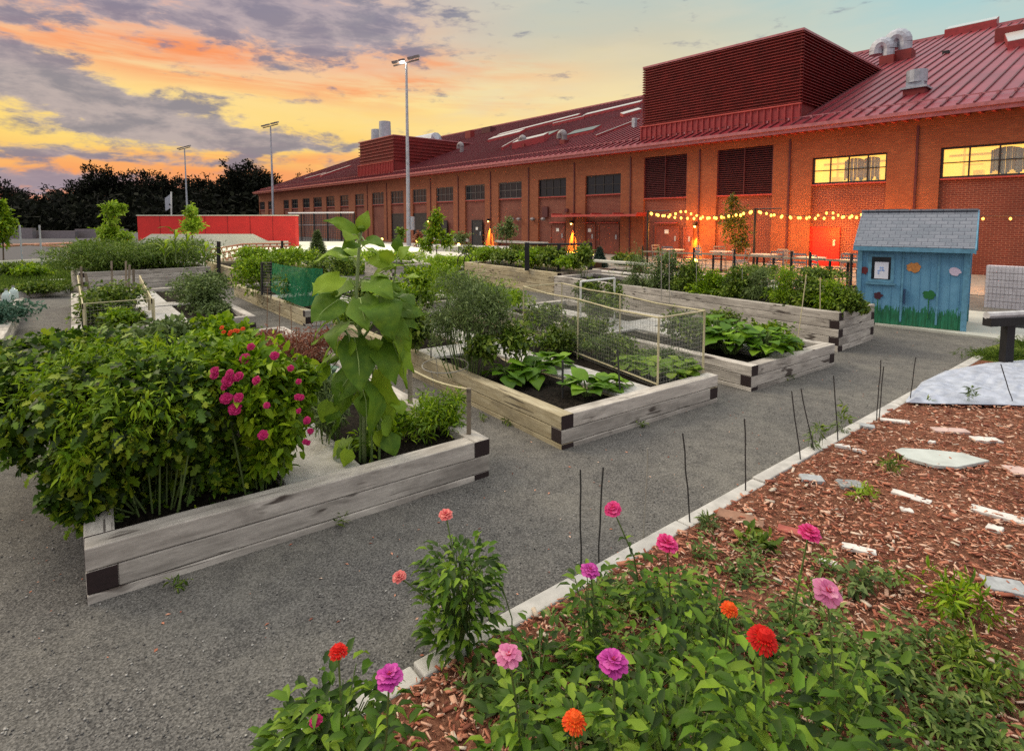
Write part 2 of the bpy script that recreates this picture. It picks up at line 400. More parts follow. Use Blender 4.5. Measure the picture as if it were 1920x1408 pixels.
def unit(a): return a / np.maximum(np.linalg.norm(a, axis=1, keepdims=True), 1e-9)
def leafmesh(name, mat, parent, P, Dn, Nn, L, tpl=T_LEAF, W=None, origin=None):
    tv, tf = tpl; n = len(P)
    Dn = unit(Dn); S = unit(np.cross(Nn, Dn)); Nn = np.cross(Dn, S); W = L if W is None else W
    V = P[:, None, :] + L[:, None, None] * (tv[None, :, 0:1] * Dn[:, None, :] + tv[None, :, 2:3] * Nn[:, None, :]) + W[:, None, None] * tv[None, :, 1:2] * S[:, None, :]
    off = WP[parent.name] if parent is not None else Vector(origin or (0, 0, 0))
    V = V.reshape(-1, 3) - np.array(off)
    k = len(tv); sizes = np.array([len(f) for f in tf]); flat = np.concatenate([np.array(f) for f in tf])
    loops = (flat[None, :] + (np.arange(n) * k)[:, None]).ravel().astype(np.int32)
    tot = np.tile(sizes, n); st = np.concatenate([[0], np.cumsum(tot)[:-1]])
    me = bpy.data.meshes.new(name); me.vertices.add(len(V)); me.vertices.foreach_set('co', V.ravel().astype(np.float32))
    me.loops.add(len(loops)); me.loops.foreach_set('vertex_index', loops)
    me.polygons.add(len(tot)); me.polygons.foreach_set('loop_start', st.astype(np.int32)); me.polygons.foreach_set('loop_total', tot.astype(np.int32))
    me.materials.append(mat); me.update(calc_edges=True); me.validate()
    o = bpy.data.objects.new(name, me); COL.objects.link(o)
    if parent is not None: o.parent = parent; WP[o.name] = off
    else: o.location = off; WP[o.name] = off
    return o
def clumps(blobs, n, per=26, spread=.32, surf=.55):
    """leaf points gathered in uneven clumps through ellipsoid blobs [(c, (rx,ry,rz), weight)]"""
    w = np.array([b[2] for b in blobs], float); w /= w.sum(); P = []; O = []
    for (c, r, _), ww in zip(blobs, w):
        m = max(8, int(n * ww)); kc = max(3, m // per)
        d = unit(RNG.normal(size=(kc, 3))); rad = RNG.uniform(surf, 1.0, (kc, 1)) ** .6
        rad *= 1 + .18 * RNG.normal(size=(kc, 1)); r = np.array(r); cc = d * rad * r
        idx = RNG.integers(0, kc, m); p = cc[idx] + RNG.normal(size=(m, 3)) * spread * r * .55
        P.append(p + np.array(c)); O.append(d[idx])
    return np.concatenate(P), np.concatenate(O)
def shoots(blobs, n, size, per=11, droop=.0):
    """leaves set alternately along bending shoots that leave the middle of each blob"""
    w = np.array([b[2] for b in blobs], float); w /= w.sum(); PP = []; DD = []
    for (c, r, _), ww in zip(blobs, w):
        m = max(4, int(n * ww / per)); c = np.array(c); r = np.array(r)
        d = unit(RNG.normal(size=(m, 3)) + np.array([0, 0, .25])); far = RNG.uniform(.35, 1.10, (m, 1)) + (RNG.random((m, 1)) < .14) * RNG.uniform(.1, .5, (m, 1))
        e = c + d * r * far; s = c + d * r * far * RNG.uniform(.0, .5, (m, 1)) + RNG.normal(size=(m, 3)) * r * .22 - np.array([0, 0, 1]) * r * .15
        bend = RNG.normal(size=(m, 3)) * r * .12 + np.array([0, 0, .18]) * r
        t = np.linspace(.2, 1.0, per)[None, :, None] + RNG.uniform(-.03, .03, (m, per, 1)); L = np.linalg.norm(e - s, axis=1)[:, None, None]
        q = s[:, None] * (1 - t) + e[:, None] * t + bend[:, None] * 4 * t * (1 - t) - np.array([0, 0, 1]) * droop * L * t * t * .6
        tan = (e - s)[:, None] + bend[:, None] * 4 * (1 - 2 * t) - np.array([0, 0, 1]) * droop * L * t; tan = tan / np.maximum(np.linalg.norm(tan, axis=2, keepdims=True), 1e-6)
        sv = np.cross(tan, RNG.normal(size=(m, per, 3))); sv /= np.maximum(np.linalg.norm(sv, axis=2, keepdims=True), 1e-6)
        PP.append((q + sv * size * .25).reshape(-1, 3)); DD.append((sv * .9 + tan * .7).reshape(-1, 3))
    return np.concatenate(PP), np.concatenate(DD)
def foliage_part(name, parent, blobs, n, size, mat, tpl=T_LEAF, per=26, spread=.32, up=.6, droop=.0, surf=.55, jit=.8, floor=None, mode='shoots'):
    if mode == 'shoots':
        P, O = shoots(blobs, n, size, 11, droop)
        if floor is not None: P[:, 2] = np.maximum(P[:, 2], floor + RNG.uniform(0, .03, len(P)))
        k = len(P); Dn = O + RNG.normal(size=(k, 3)) * .25 + np.array([0, 0, -.15 - droop]); Nn = RNG.normal(size=(k, 3)) * .45 + np.array([0, 0, up + .2])
        return leafmesh(name, mat, parent, P, Dn, Nn, size * RNG.uniform(.35, 1.5, k), tpl)
    P, O = clumps(blobs, n, per, spread, surf)
    if floor is not None: P[:, 2] = np.maximum(P[:, 2], floor + RNG.uniform(0, .03, len(P)))
    k = len(P); Dn = O * .7 + RNG.normal(size=(k, 3)) * jit + np.array([0, 0, -droop]); Nn = O * .5 + RNG.normal(size=(k, 3)) * .5 + np.array([0, 0, up])
    return leafmesh(name, mat, parent, P, Dn, Nn, size * RNG.uniform(.55, 1.25, k), tpl)
def stems_part(name, parent, base, blobs, k, r, mat, z0):
    mb = MB(); base = Vector(base)
    for i in range(k):
        c, rr, _ = random.choice(blobs); c = Vector(c)
        e = c + Vector((random.uniform(-1, 1) * rr[0], random.uniform(-1, 1) * rr[1], random.uniform(-.2, .9) * rr[2])) * .8
        b = Vector((base.x + (e.x - base.x) * .45 + random.uniform(-.03, .03), base.y + (e.y - base.y) * .45 + random.uniform(-.03, .03), z0))
        m = b.lerp(e, .5) + Vector((random.uniform(-.06, .06), random.uniform(-.06, .06), 0)) * rr[2]
        mb.tube([b, m, e], [r, r * .8, r * .4], 4)
    return mb.build(name, mat, parent)
def pb(px, py, Y, rx, ry, dm, w=1.0):       # blob: centre seen at a pixel, depth Y, half-sizes in photo pixels, depth half-size in metres
    return (tuple(D(px, py, Y)), (rx * Y / F, dm, ry * Y / F), w)
def bush(name, label, cat, blobs, n, size, mat, tpl=T_LEAF, z0=0.0, stems=10, smat=None, sr=.006, group=None, base=None, **kw):
    w = max(b[2] for b in blobs); c = [b for b in blobs if b[2] == w][0][0]
    b0 = Vector(base) if base is not None else Vector((c[0], c[1], z0))
    t = thing(name, label, cat, tuple(b0), 0, group)
    kw.setdefault('floor', z0 + .01)
    foliage_part('foliage', t, blobs, n, size, mat, tpl, **kw)
    if stems: stems_part('stems', t, b0, blobs, stems, sr, smat or stemm, z0)
    return t
stemm = plain('green_stem', (.11, .17, .04), .7)
drystem = plain('dry_brown_stem', (.22, .12, .06), .9)
G1 = foliage('tomato_leaf', [(.014, .032, .003), (.035, .085, .005), (.085, .185, .008), (.20, .34, .014), (.40, .48, .03)], .28)
G2 = foliage('shrub_leaf', [(.030, .060, .006), (.085, .16, .012), (.19, .30, .025), (.30, .38, .05)], .28)
G3 = foliage('grey_green_leaf', [(.06, .10, .03), (.14, .21, .06), (.26, .36, .11)], .28)
G4 = foliage('bright_leaf', [(.07, .15, .004), (.20, .36, .008), (.42, .58, .02)], .36)
G5 = foliage('lime_leaf', [(.18, .33, .015), (.32, .50, .03), (.45, .58, .06)], .4)
GS = foliage('sunflower_leaf', [(.07, .16, .012), (.13, .26, .018), (.22, .38, .025), (.34, .50, .03)], .36, .6, True)
GQ = foliage('squash_leaf', [(.05, .14, .008), (.13, .29, .012), (.28, .48, .03)], .3, .5, True)
GB = foliage('kale_leaf', [(.05, .12, .08), (.09, .2, .13), (.15, .3, .2)], .2)
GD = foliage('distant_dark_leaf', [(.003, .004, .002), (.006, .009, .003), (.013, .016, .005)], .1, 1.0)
GR = foliage('dry_brown_leaf', [(.14, .035, .02), (.30, .10, .055), (.42, .19, .10)], .2)
GW = foliage('grass_blade', [(.06, .12, .015), (.14, .24, .025), (.26, .36, .05)], .3)
barkm = plain('bark', (.09, .065, .045), .9, scale=8, bump=.4)
barkd = plain('dark_bark', (.018, .014, .01), .9)

# ---------------------------------------------------------------- the setting
def sheet(name, pts, z, mat, kind='structure', t=None):
    mb = MB()
    if t: mb.prism([(p[0], p[1], z - t) for p in pts], (0, 0, t))
    else: mb.add([(p[0], p[1], z) for p in pts], [tuple(range(len(pts)))])
    o = mb.build(name, mat); o['kind'] = kind; return o
sheet('ground', [(-900, -60), (900, -60), (900, 1200), (-900, 1200)], 0, gravel)
V_ = Vector((.785, .62, 0)); U_ = Vector((-.62, .785, 0)); CU = Vector((.779, .627, 0)).normalized(); CN = Vector((CU.y, -CU.x, 0))
c0 = G(690, 1310)
def curbp(t, o=0.0): return c0 + CU * t + CN * o
# mulch ground right of the curb, with a crown so that it is not a plane
mb = MB(); NT, NO = 60, 40
for i in range(NT + 1):
    for j in range(NO + 1):
        p = curbp(-3.5 + 12.0 * i / NT, .10 + 9.0 * (j / NO) ** 1.5)
        z = .035 + .012 * math.sin(p.x * 3.1 + p.y * 1.7) * min(1, j / 6) + .008 * math.sin(p.x * 7.3 - p.y * 5.1) * min(1, j / 6)
        mb.v.append((p.x, p.y, z + .004))
mb.f = [(i * (NO + 1) + j, (i + 1) * (NO + 1) + j, (i + 1) * (NO + 1) + j + 1, i * (NO + 1) + j + 1)[::-1] for i in range(NT) for j in range(NO)]; mb.m = [0] * len(mb.f)
tag(mb.build('mulch_ground', mulch), kind='structure')
# curb of separate concrete lengths
mb = MB(); t = -3.4
while t < 9.2:
    L = .9; w = .10 + random.uniform(-.006, .006); h = .045 + random.uniform(-.006, .006)
    mb.obox(curbp(t, random.uniform(-.006, .006)) + Z * -.03, CU * (L - .012), CN * w, Z * (h + .03)); t += L
tag(mb.build('kerb', concrete, bevel=.008), kind='structure')
# shed pad and patio
PT = Vector((.765, -.643, 0)).normalized(); PN = Vector((-PT.y, PT.x, 0))
q = G(1640, 610); r_ = G(1870, 648)
sheet('shed_pad', [q, r_ + PT * 3, r_ + PT * 3 + PN * 3.2, q + PN * 3.2], .035, pale_conc, t=.035)
BT = Vector((.6535, -.757, 0)); BN = Vector((.757, .6535, 0)); A0 = Vector((-2.5, 41.0, 0))
def wall_at(s, d=0.0): return A0 + BT * s + BN * d
sheet('patio', [wall_at(-12, -.0), wall_at(34, 0), wall_at(34, -7.0), wall_at(-12, -5.5)], .012, plain('patio_paving', (.24, .22, .19), .9, scale=5, var=.3))
# verge grass at the right edge
sheet('lawn', [G(1795, 690), G(1850, 655), G(2050, 600), G(2300, 650), G(2100, 720)], .03, lawnm, t=.03)
# left: asphalt lot, planted verge
sheet('road', [(-75, 28), (-14, 27), (-14, 90), (-75, 90)], .008, asphalt)
sheet('verge', [G(-260, 552), G(150, 528), G(150, 493), G(-260, 503)], .02, lawnm, t=.02)
sheet('skate_pad', [(-17, 24.5), (-1.0, 21.5), (2.5, 30), (-4, 47), (-20, 50)], .016, concrete)
sheet('field', [(-400, 95), (60, 95), (60, 400), (-400, 400)], .01, lawnm)

# ---------------------------------------------------------------- brick building
BROT = math.atan2(BT.y, BT.x)
bld = thing('brick_building', 'long two-storey orange brick hall with dark red metal roof', 'building', (A0.x, A0.y, 0), BROT)
def W(px, py, d=0.0):               # photo pixel -> (s, z) on the plane d metres behind the facade
    r = ray(px, py); ax = A0.x + d * BN.x; ay = A0.y + d * BN.y
    k = (ax * BN.x + ay * BN.y) / (r.x * BN.x + r.y * BN.y)
    return ((r.x * k - ax) * BT.x + (r.y * k - ay) * BT.y, H + r.z * k)
def WS(px): return W(px, 400)[0]
SL = .375; EZ = 5.90; DR = 20.0; S0, S1 = -49.2, 38.0
def RF(px, py):                     # photo pixel -> (s, d) on the roof slope
    r = ray(px, py); rs = r.x * BT.x + r.y * BT.y; rd = r.x * BN.x + r.y * BN.y
    cs = -(A0.x * BT.x + A0.y * BT.y); cdv = -(A0.x * BN.x + A0.y * BN.y)
    k = (EZ + SL * cdv - H) / (r.z - SL * rd)
    return cs + rs * k, cdv + rd * k
def rz(d): return EZ + SL * d
wins = [(487, 497), (503, 510), (532, 542), (547, 559), (568, 581), (588, 604), (612, 628), (638, 654), (666, 683), (698, 720), (733, 757), (774, 800),
        (818, 850), (872, 909), (934.7, 978), (1009, 1061), (1097, 1163), (1206, 1286), (1342, 1446), (1519, 1658), (1757, 1990)]
SW = [(WS(a), WS(b)) for a, b in wins]; SW.append((33.2, 36.4))
ZB, ZT = 3.36, 4.45; LB, LT = 3.05, 5.16
TH_ = .35
panel = MB(); pier = MB(); band = MB(); down = MB(); sill = MB()
REC = .13
prev = S0
for i, (a, b) in enumerate(SW):
    lou = i in (17, 18); zb, zt = (LB, LT) if lou else (ZB, ZT)
    pier.box((prev, 0, 0), (a, TH_, 5.25))                       # pier between bays
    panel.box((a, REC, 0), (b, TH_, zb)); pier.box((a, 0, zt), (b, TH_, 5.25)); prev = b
    sill.box((a, .02, zb - .05), (b, REC + .0, zb))
    if i >= 8: down.box((prev + (0.42 if i < 19 else .55) * ((SW[i + 1][0] - b) if i + 1 < len(SW) else 1.5) + .0, -.05, .2), (prev + (0.42 if i < 19 else .55) * ((SW[i + 1][0] - b) if i + 1 < len(SW) else 1.5) + .075, -.002, 5.3))
pier.box((prev, 0, 0), (S1, TH_, 5.25))
band.box((S0, -.04, 5.25), (S1, TH_, 5.62))
pier.build('pier_brickwork', brick_pier, bld, local=True)
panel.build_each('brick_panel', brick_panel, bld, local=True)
band.build('frieze', brick_pier, bld, local=True)
down.build_each('downspout', redpanel, bld, local=True)
sill.build_each('sill', redtrim, bld, local=True)
mb = MB(); mb.box((S0, TH_, 0), (S0 + .35, 2 * DR, 5.7)); mb.prism([(S0 + .02, 0.01, 5.62), (S0 + .02, 2 * DR - .01, 5.62), (S0 + .02, DR, rz(DR) - .2)], (.3, 0, 0)); mb.box((S0, 2 * DR - .35, 0), (S1, 2 * DR, 5.7))
mb.build('end_walls', brick_panel, bld, local=True)
# windows
def window(a, b, zb, zt, nx, nz, lit=None, fr=None):
    d0 = .09
    f = MB(); t = .07
    f.box((a, d0, zb), (a + t, d0 + .08, zt)); f.box((b - t, d0, zb), (b, d0 + .08, zt))
    f.box((a + t, d0, zb), (b - t, d0 + .08, zb + t)); f.box((a + t, d0, zt - t), (b - t, d0 + .08, zt))
    for k in range(1, nx): x = a + (b - a) * k / nx; f.box((x - .022, d0 + .01, zb + t), (x + .022, d0 + .07, zt - t))
    for k in range(1, nz): z = zb + (zt - zb) * k / nz; f.box((a + t, d0 + .015, z - .018), (b - t, d0 + .065, z + .018))
    w = f.build('window', fr or frame_black, bld, local=True)
    g = MB(); g.box((a + t, d0 + .04, zb + t), (b - t, d0 + .05, zt - t)); g.build('pane', lit or glassm, w, local=True)
    return w
frame_l = plain('grey_window_frame', (.10, .09, .09), .5)
clearg, _n, _b = newmat('clear_glass'); _tr = nd(_n, 'ShaderNodeBsdfTransparent'); _mx = nd(_n, 'ShaderNodeMixShader'); _mx.inputs[0].default_value = .12
_b.inputs['Roughness'].default_value = .05; _n.links.new(_tr.outputs[0], _mx.inputs[1]); _n.links.new(_b.outputs[0], _mx.inputs[2]); _n.links.new(_mx.outputs[0], _n.nodes['Material Output'].inputs[0])
for i, (a, b) in enumerate(SW):
    if i in (17, 18): continue
    if i in (19, 20):
        window(a, b, ZB, ZT, 4, 2, clearg)
        continue
    window(a, b, ZB, ZT, 4 if i > 8 else 3, 2 if i > 11 else 2, None, frame_black if i > 14 else frame_l)
# lit room behind the two right windows: yellow walls, shelves, grey-green pleated strips
litwall = emit('lit_room_wall', (1.0, .76, .22), .52); stripm = plain('grey_green_strip', (.16, .21, .17), .9, scale=3, var=.5); shelfm = emit('lit_shelf', (.75, .62, .22), .35)
for i in (19, 20):
    a, b = SW[i]; m = MB(); m.box((a - .5, 2.4, ZB - .4), (b + .5, 2.5, ZT + .5)); m.box((a - .5, .36, ZT + .45), (b + .5, 2.4, ZT + .5)); m.box((a - .5, .36, ZB - .4), (b + .5, 2.4, ZB - .35))
    m.box((a - .55, .36, ZB - .35), (a - .5, 2.4, ZT + .45)); m.box((b + .5, .36, ZB - .35), (b + .55, 2.4, ZT + .45))
    m.build('lit_room', litwall, bld, local=True)
    m = MB()
    for k in range(7):
        x = a + (b - a) * (k + .3) / 7; h = random.uniform(.1, .45); m.box((x, 1.8 + .1 * k, ZB - .3), (x + random.uniform(.15, .4), 2.2 + .02 * k, ZB + h))
    m.box((a, 1.2, ZT - .25), (b, 1.3, ZT - .17)); m.box((a + .3, 1.8, ZB), (a + .36, 1.9, ZT + .3)); m.box((a + .36, 1.83, ZB + .55), (a + .9, 1.9, ZB + .6))
    m.build('room_fittings', shelfm, bld, local=True)
    for (x0, x1) in ((.42, .66), (.66, .88)):
        m = MB(); n = 14; xa = a + (b - a) * x0; xb = a + (b - a) * x1
        for k in range(n):
            x = xa + (xb - xa) * k / n; top = ZT - .1 - .35 * (abs(k - n / 2) / n) ** 2
            m.box((x, .30 + .05 * math.sin(k * 1.9), ZB + .12 + .1 * math.sin(k * .8)), (x + (xb - xa) / n * .97, .34 + .05 * math.sin(k * 1.9), top))
        m.build('pleated_strip', stripm, bld, local=True)
# maroon louvre panels
for i in (17, 18):
    a, b = SW[i]; m = MB(); k = 0
    m.box((a, .2, LB), (b, .3, LT)); m.box((a, .04, LB), (a + .05, .2, LT)); m.box((b - .05, .04, LB), (b, .2, LT)); m.box(((a + b) / 2 - .02, .035, LB), ((a + b) / 2 + .02, .2, LT))
    z = LB + .04
    while z < LT - .03: m.obox((a + .05, .06, z), (b - a - .1, 0, 0), (0, .1, .045), (0, 0, .02)); z += .095
    m.build('louver_panel', redpanel, bld, local=True)
# doors
def door(a, b, z1, mat, sign=False, awn=False, d=.10):
    m = MB(); m.box((a, d, .02), (b, d + .05, z1)); m.box((a - .06, d - .03, .02), (a, d + .05, z1 + .06)); m.box((b, d - .03, .02), (b + .06, d + .05, z1 + .06)); m.box((a, d - .03, z1), (b, d + .05, z1 + .06))
    dd = m.build('door', mat, bld, local=True)
    h = MB(); h.box((b - .18, d - .05, .85), (b - .1, d - .0, 1.1)); h.build('handle', galv, dd, local=True)
    if sign: s_ = MB(); s_.box(((a + b) / 2 - .12, d - .02, 1.22), ((a + b) / 2 + .12, d - .003, 1.42)); s_.build('sign_plate', whitepipe, dd, local=True)
    return dd
darkdoor = plain('dark_door', (.02, .022, .025), .4); reddoor = plain('red_brown_door', (.20, .05, .03), .6); brightred = plain('bright_red_door', (.62, .012, .008), .5)
door(WS(733), WS(757), 2.45, darkdoor); door(WS(774), WS(800), 2.45, darkdoor); door(WS(828), WS(838), 1.85, darkdoor, d=-.03)
door(WS(886), WS(904), 1.88, darkdoor, True, d=-.03)
door(WS(1032), WS(1056), 1.62, reddoor, True); door(WS(1095), WS(1113), 1.62, reddoor, True); door(WS(1122), WS(1158), 1.62, reddoor)
door(WS(1228), WS(1270), 1.55, reddoor, True); door(WS(1286), WS(1300), 1.5, reddoor, d=-.06); door(WS(1345), WS(1395), 1.62, reddoor)
door(WS(1522), WS(1572), 1.55, brightred)
for a_, b_ in ((1032, 1060), (1095, 1113), (1122, 1158), (1230, 1270)):
    m = MB(); m.obox((WS(a_), -.12, 1.74), (WS(b_) - WS(a_), 0, 0), (0, .22, .03), (0, 0, .03)); m.build('door_canopy', redtrim, bld, local=True)
# canopy and small fittings on the facade
m = MB(); m.box((WS(1053), -.9, 2.10), (WS(1212), -.01, 2.22))
for k in range(5): x = WS(1053) + (WS(1212) - WS(1053)) * k / 4.001; m.box((x, -.88, 2.222), (x + .06, -.02, 2.30))
m.build('canopy', redtrim, bld, local=True)
m = MB()
for px in (963, 975, 1001, 1021): s_ = WS(px); m.ball((s_, -.12, 1.98 - .0), .17, 8, 0, (1.1, .9, .7))
m.build_each('wall_vent', dullgrey, bld, local=True)
m = MB(); m.box((WS(1016), .02, 2.1), (WS(1026), .128, 2.75)); m.box((WS(1061), -.1, 2.4), (WS(1066), 0, 2.6)); m.build_each('wall_hatch', redpanel, bld, local=True)
m = MB(); m.box((WS(790), -.14, .35), (WS(880), 0, .55)); m.box((WS(930), -.14, .4), (WS(1030), 0, .55)); m.build_each('wall_plinth', concrete, bld, local=True)
# roof
ro = MB(); dp = .0
ro.obox((S0 - .3, -.55, rz(-.55)), (S1 - S0 + .6, 0, 0), (0, DR + .55, SL * (DR + .55)), (0, 0, .1))
ro.obox((S0 - .3, DR, rz(DR)), (S1 - S0 + .6, 0, 0), (0, DR + .5, -SL * (DR + .5)), (0, 0, .1))
roof = ro.build('roof', roofm, bld, local=True)
sm = MB(); s = S0
while s < S1: sm.obox((s, -.54, rz(-.54) + .1), (.06, 0, 0), (0, DR + .5, SL * (DR + .5)), (0, 0, .06)); s += .46
sm.build('standing_seams', seamm, roof, local=True)
m = MB(); m.box((S0 - .3, DR - .2, rz(DR) + .02), (S1, DR + .2, rz(DR) + .2)); m.build('ridge_cap', gutterm, roof, local=True)
m = MB(); m.box((S0 - .3, -.73, rz(-.55) - .06), (S1, -.56, rz(-.55) + .07)); m.box((S0 - .3, -.56, rz(-.55) - .2), (S1, -.53, rz(-.55) + .09)); m.build('gutter', gutterm, bld, local=True)
m = MB(); m.box((S0 - .25, -.52, 5.62), (S1, .2, 5.66)); s = S0
while s < S1: m.box((s, -.5, 5.47), (s + .10, -.05, 5.62)); s += .36
m.build('soffit_brackets', redtrim, bld, local=True)
m = MB(); s = S0
while s < S1: m.box((s, .25, rz(.25) + .10), (s + .06, .36, rz(.3) + .24)); s += .46
m.box((S0, .29, rz(.3) + .20), (S1, .32, rz(.3) + .235)); m.build('snow_guard', gutterm, roof, local=True)
# louvred plant box on the roof
def plantbox(s0, s1, zt, d0=.35, slat=.13, band=.75, name='roof_plant_box'):
    dE = (zt - EZ) / SL; zb = rz(d0)
    m = MB(); m.box((s0 + .12, d0 + .12, zb), (s1 - .12, dE + .2, zt - .04))
    bx = m.build(name, redbox, bld, local=True)
    m = MB(); m.box((s0, d0, zt - .06), (s1, dE, zt + .03)); m.build('parapet_cap', gutterm, bx, local=True)
    m = MB(); z = zb + band + .12
    while z < zt - .1:
        m.obox((s0, d0, z), (s1 - s0, 0, 0), (0, .1, .055), (0, 0, .022)); dz = max(d0 + .15, (z - EZ) / SL)
        if dz > d0 + .2:
            m.obox((s1, d0, z), (0, dz - d0, 0), (-.1, 0, .055), (0, 0, .022))
            m.obox((s0, d0, z), (0, dz - d0, 0), (.1, 0, .055), (0, 0, .022))
        z += slat
    m.build('louvers', redbox, bx, local=True)
    m = MB(); m.box((s0 - .02, d0 - .06, zb - .2), (s1 + .02, d0 - .01, zb + band)); x = s0
    while x < s1: m.box((x, d0 - .11, zb - .2), (x + .07, d0 - .06, zb + band)); x += .3
    m.build('ribbed_band', redtrim_d, bx, local=True)
    m = MB(); m.box((s0 - .04, d0 - .14, zb + band), (s1 + .04, d0 - .0, zb + band + .06)); m.build('band_trim', redtrim, bx, local=True)
    return bx
redtrim_d = plain('deep_red_metal', (.30, .028, .03), .5, .1, var=.2)
def zs(px, py, d): return W(px, py, d)
s_l, z_l = W(1205, 130, .35); s_r, z_r = W(1508, 50, .35)
plantbox(s_l, s_r, (z_l + z_r) / 2)
s_l2, z1 = W(671.5, 268, .35); s_r2, z2 = W(737, 253, .35)
pb2 = plantbox(s_l2, s_r2, (z1 + z2) / 2, slat=.3, band=1.1)
zt2 = (z1 + z2) / 2
def gooseneck(px, py, hpx, mat, red=True):
    s_, d_ = RF(px, py); Y = (A0 + BT * s_ + BN * d_).y; h = hpx * Y / F; r = h * .19; z0 = rz(d_)
    m = MB(); m.tube([(s_, d_, z0 - .3), (s_, d_, z0 + h * .55)], r, 12)
    pts = [(s_ - (r * 1.05) * (1 - math.cos(a)), d_ - .0, z0 + h * .55 + h * .26 * math.sin(a)) for a in np.linspace(0, math.pi, 9)]
    m.tube(pts, [r, r * 1.05, r * 1.1, r * 1.15, r * 1.2, r * 1.22, r * 1.25, r * 1.25, r * 1.25], 12)
    m.tube([pts[-1], (pts[-1][0], pts[-1][1], pts[-1][2] - h * .12)], r * 1.25, 12)
    v = m.build('roof_vent', mat, bld, local=True, smooth=False)
    if red: m = MB(); m.box((s_ - r * 1.2, d_ - r * 1.2, z0 - .3), (s_ + r * 1.2, d_ + r * 1.2, z0 + h * .3)); m.build('vent_base', redbox, v, local=True)
gooseneck(1665, 122, 50, galv); gooseneck(1696, 114, 58, galv)
gooseneck(836, 288, 20, dullgrey, False); gooseneck(866, 288, 21, dullgrey, False); gooseneck(983, 278, 24, dullgrey); gooseneck(1058, 272, 28, dullgrey)
def roofbox(px, py, w, dp, h, mat, name='roof_hatch', dz=0):
    s_, d_ = RF(px, py); m = MB(); m.box((s_ - w / 2, d_, rz(d_) - .3), (s_ + w / 2, d_ + dp, rz(d_) + h + dz)); return m.build(name, mat, bld, local=True, bevel=.03)
roofbox(1712, 183, .75, .7, .35, redbox, 'fan_curb'); s_, d_ = RF(1712, 183)
m = MB(); m.box((s_ - .45, d_ - .08, rz(d_) + .35), (s_ + .45, d_ + .8, rz(d_) + .42)); m.box((s_ - .3, d_ + .1, rz(d_) + .42), (s_ + .3, d_ + .6, rz(d_) + .62)); m.tube([(s_, d_ + .35, rz(d_) + .62), (s_, d_ + .35, rz(d_) + 1.1)], .36, 14); m.build('roof_fan', galv, bld, local=True)
roofbox(1772, 106, .3, .3, .3, black); roofbox(1890, 80, 1.1, 1.0, .8, redbox); roofbox(877, 262, 1.0, .6, 1.0, redbox); roofbox(911, 252, 1.6, .8, .8, redpanel)
roofbox(1187, 243, .25, .25, .7, galv, 'vent_pipe')
def skylight(px0, py0, px1, py1, wd, hgt=.25, mat=skyglass, tilt=.0):
    a = RF(px0, py0); b = RF(px1, py1); m = MB()
    dx, dy = b[0] - a[0], b[1] - a[1]; L = math.hypot(dx, dy); nx, ny = -dy / L * wd, dx / L * wd
    if ny < 0: nx, ny = -nx, -ny
    p = Vector((a[0], a[1], rz(a[1]) + .1)); m.obox(p, (dx, dy, SL * dy), (nx, ny, SL * ny), (0, 0, hgt))
    k = m.build('skylight', redtrim_d, roof, local=True)
    m = MB(); m.obox(p + Vector((dx * .01, dy * .01, hgt + .003 + SL * dy * .01)), (dx * .98, dy * .98, SL * dy * .98), (nx * .97, ny * .97, SL * ny * .97 + tilt), (0, 0, .03)); m.build('skylight_glass', mat, k, local=True)
skylight(930, 262, 1085, 223, .9); skylight(1092, 225, 1200, 200, 1.0); skylight(914, 270, 975, 255, 1.4)
skylight(1000, 268, 1028, 262, 2.0, .2, glassm); skylight(1060, 263, 1112, 252, 1.5, .2, glassm); skylight(960, 284, 1020, 270, 1.0, .5)
skylight(1035, 240, 1095, 226, .25, .25); skylight(1168, 224, 1203, 214, 1.3); skylight(600, 335, 655, 316, .5); skylight(940, 285, 970, 268, .12)
skylight(1770, 74, 1868, 54, 1.2, .45); skylight(1888, 98, 1960, 84, 3.0, .35); skylight(570, 341, 610, 330, .4); skylight(1118, 262, 1200, 230, .08, .15)
m = MB()
for px, py0 in ((707, 262), (722, 258)):
    s_, z_ = W(px, py0, 4.0); m.tube([(s_, 4.0, zt2 - .2), (s_, 4.0, zt2 + (2.0 if px < 710 else 2.6))], [.66, .58], 14)
m.build_each('cooling_stack', galv, bld, local=True)
s_, z_ = W(797, 258, 9.0); m = MB(); m.tube([(s_ - 2.3, 9, zt2 + .9), (s_ - 2.2, 9, zt2 + 1.1), (s_ + 2.2, 9, zt2 + 1.1), (s_ + 2.3, 9, zt2 + .9)], [.3, .7, .7, .3], 10); m.build('air_handler', galv, bld, local=True)
# wall lamps with their light
def walllamp(px, z, dn=-.12, e=120):
    s_ = WS(px); m = MB(); m.box((s_ - .07, dn - .1, z), (s_ + .07, dn + .12, z + .16)); o = m.build('wall_lamp', black, bld, local=True)
    m = MB(); m.ball((s_, dn - .02, z - .03), .05, 8); m.build('lamp_bulb', emit_lamp, o, local=True)
    e *= 16
    l = bpy.data.lights.new('lamp_light', 'SPOT'); l.energy = e; l.color = (1.0, .42, .03); l.spot_size = R(36); l.spot_blend = .5; l.shadow_soft_size = .04
    lo = bpy.data.objects.new('lamp_light', l); COL.objects.link(lo); lo.parent = bld; lo.location = (s_, dn - .05, z - .09); lo.rotation_euler = (R(5), 0, 0)
emit_lamp = emit('amber_lamp', (1.0, .62, .12), 14)
walllamp(918.5, 1.86, -.14, 200); walllamp(1074.5, 1.72, -.14, 200); walllamp(1307, 1.62, -.16, 130); walllamp(806, 1.86, -.14, 160)
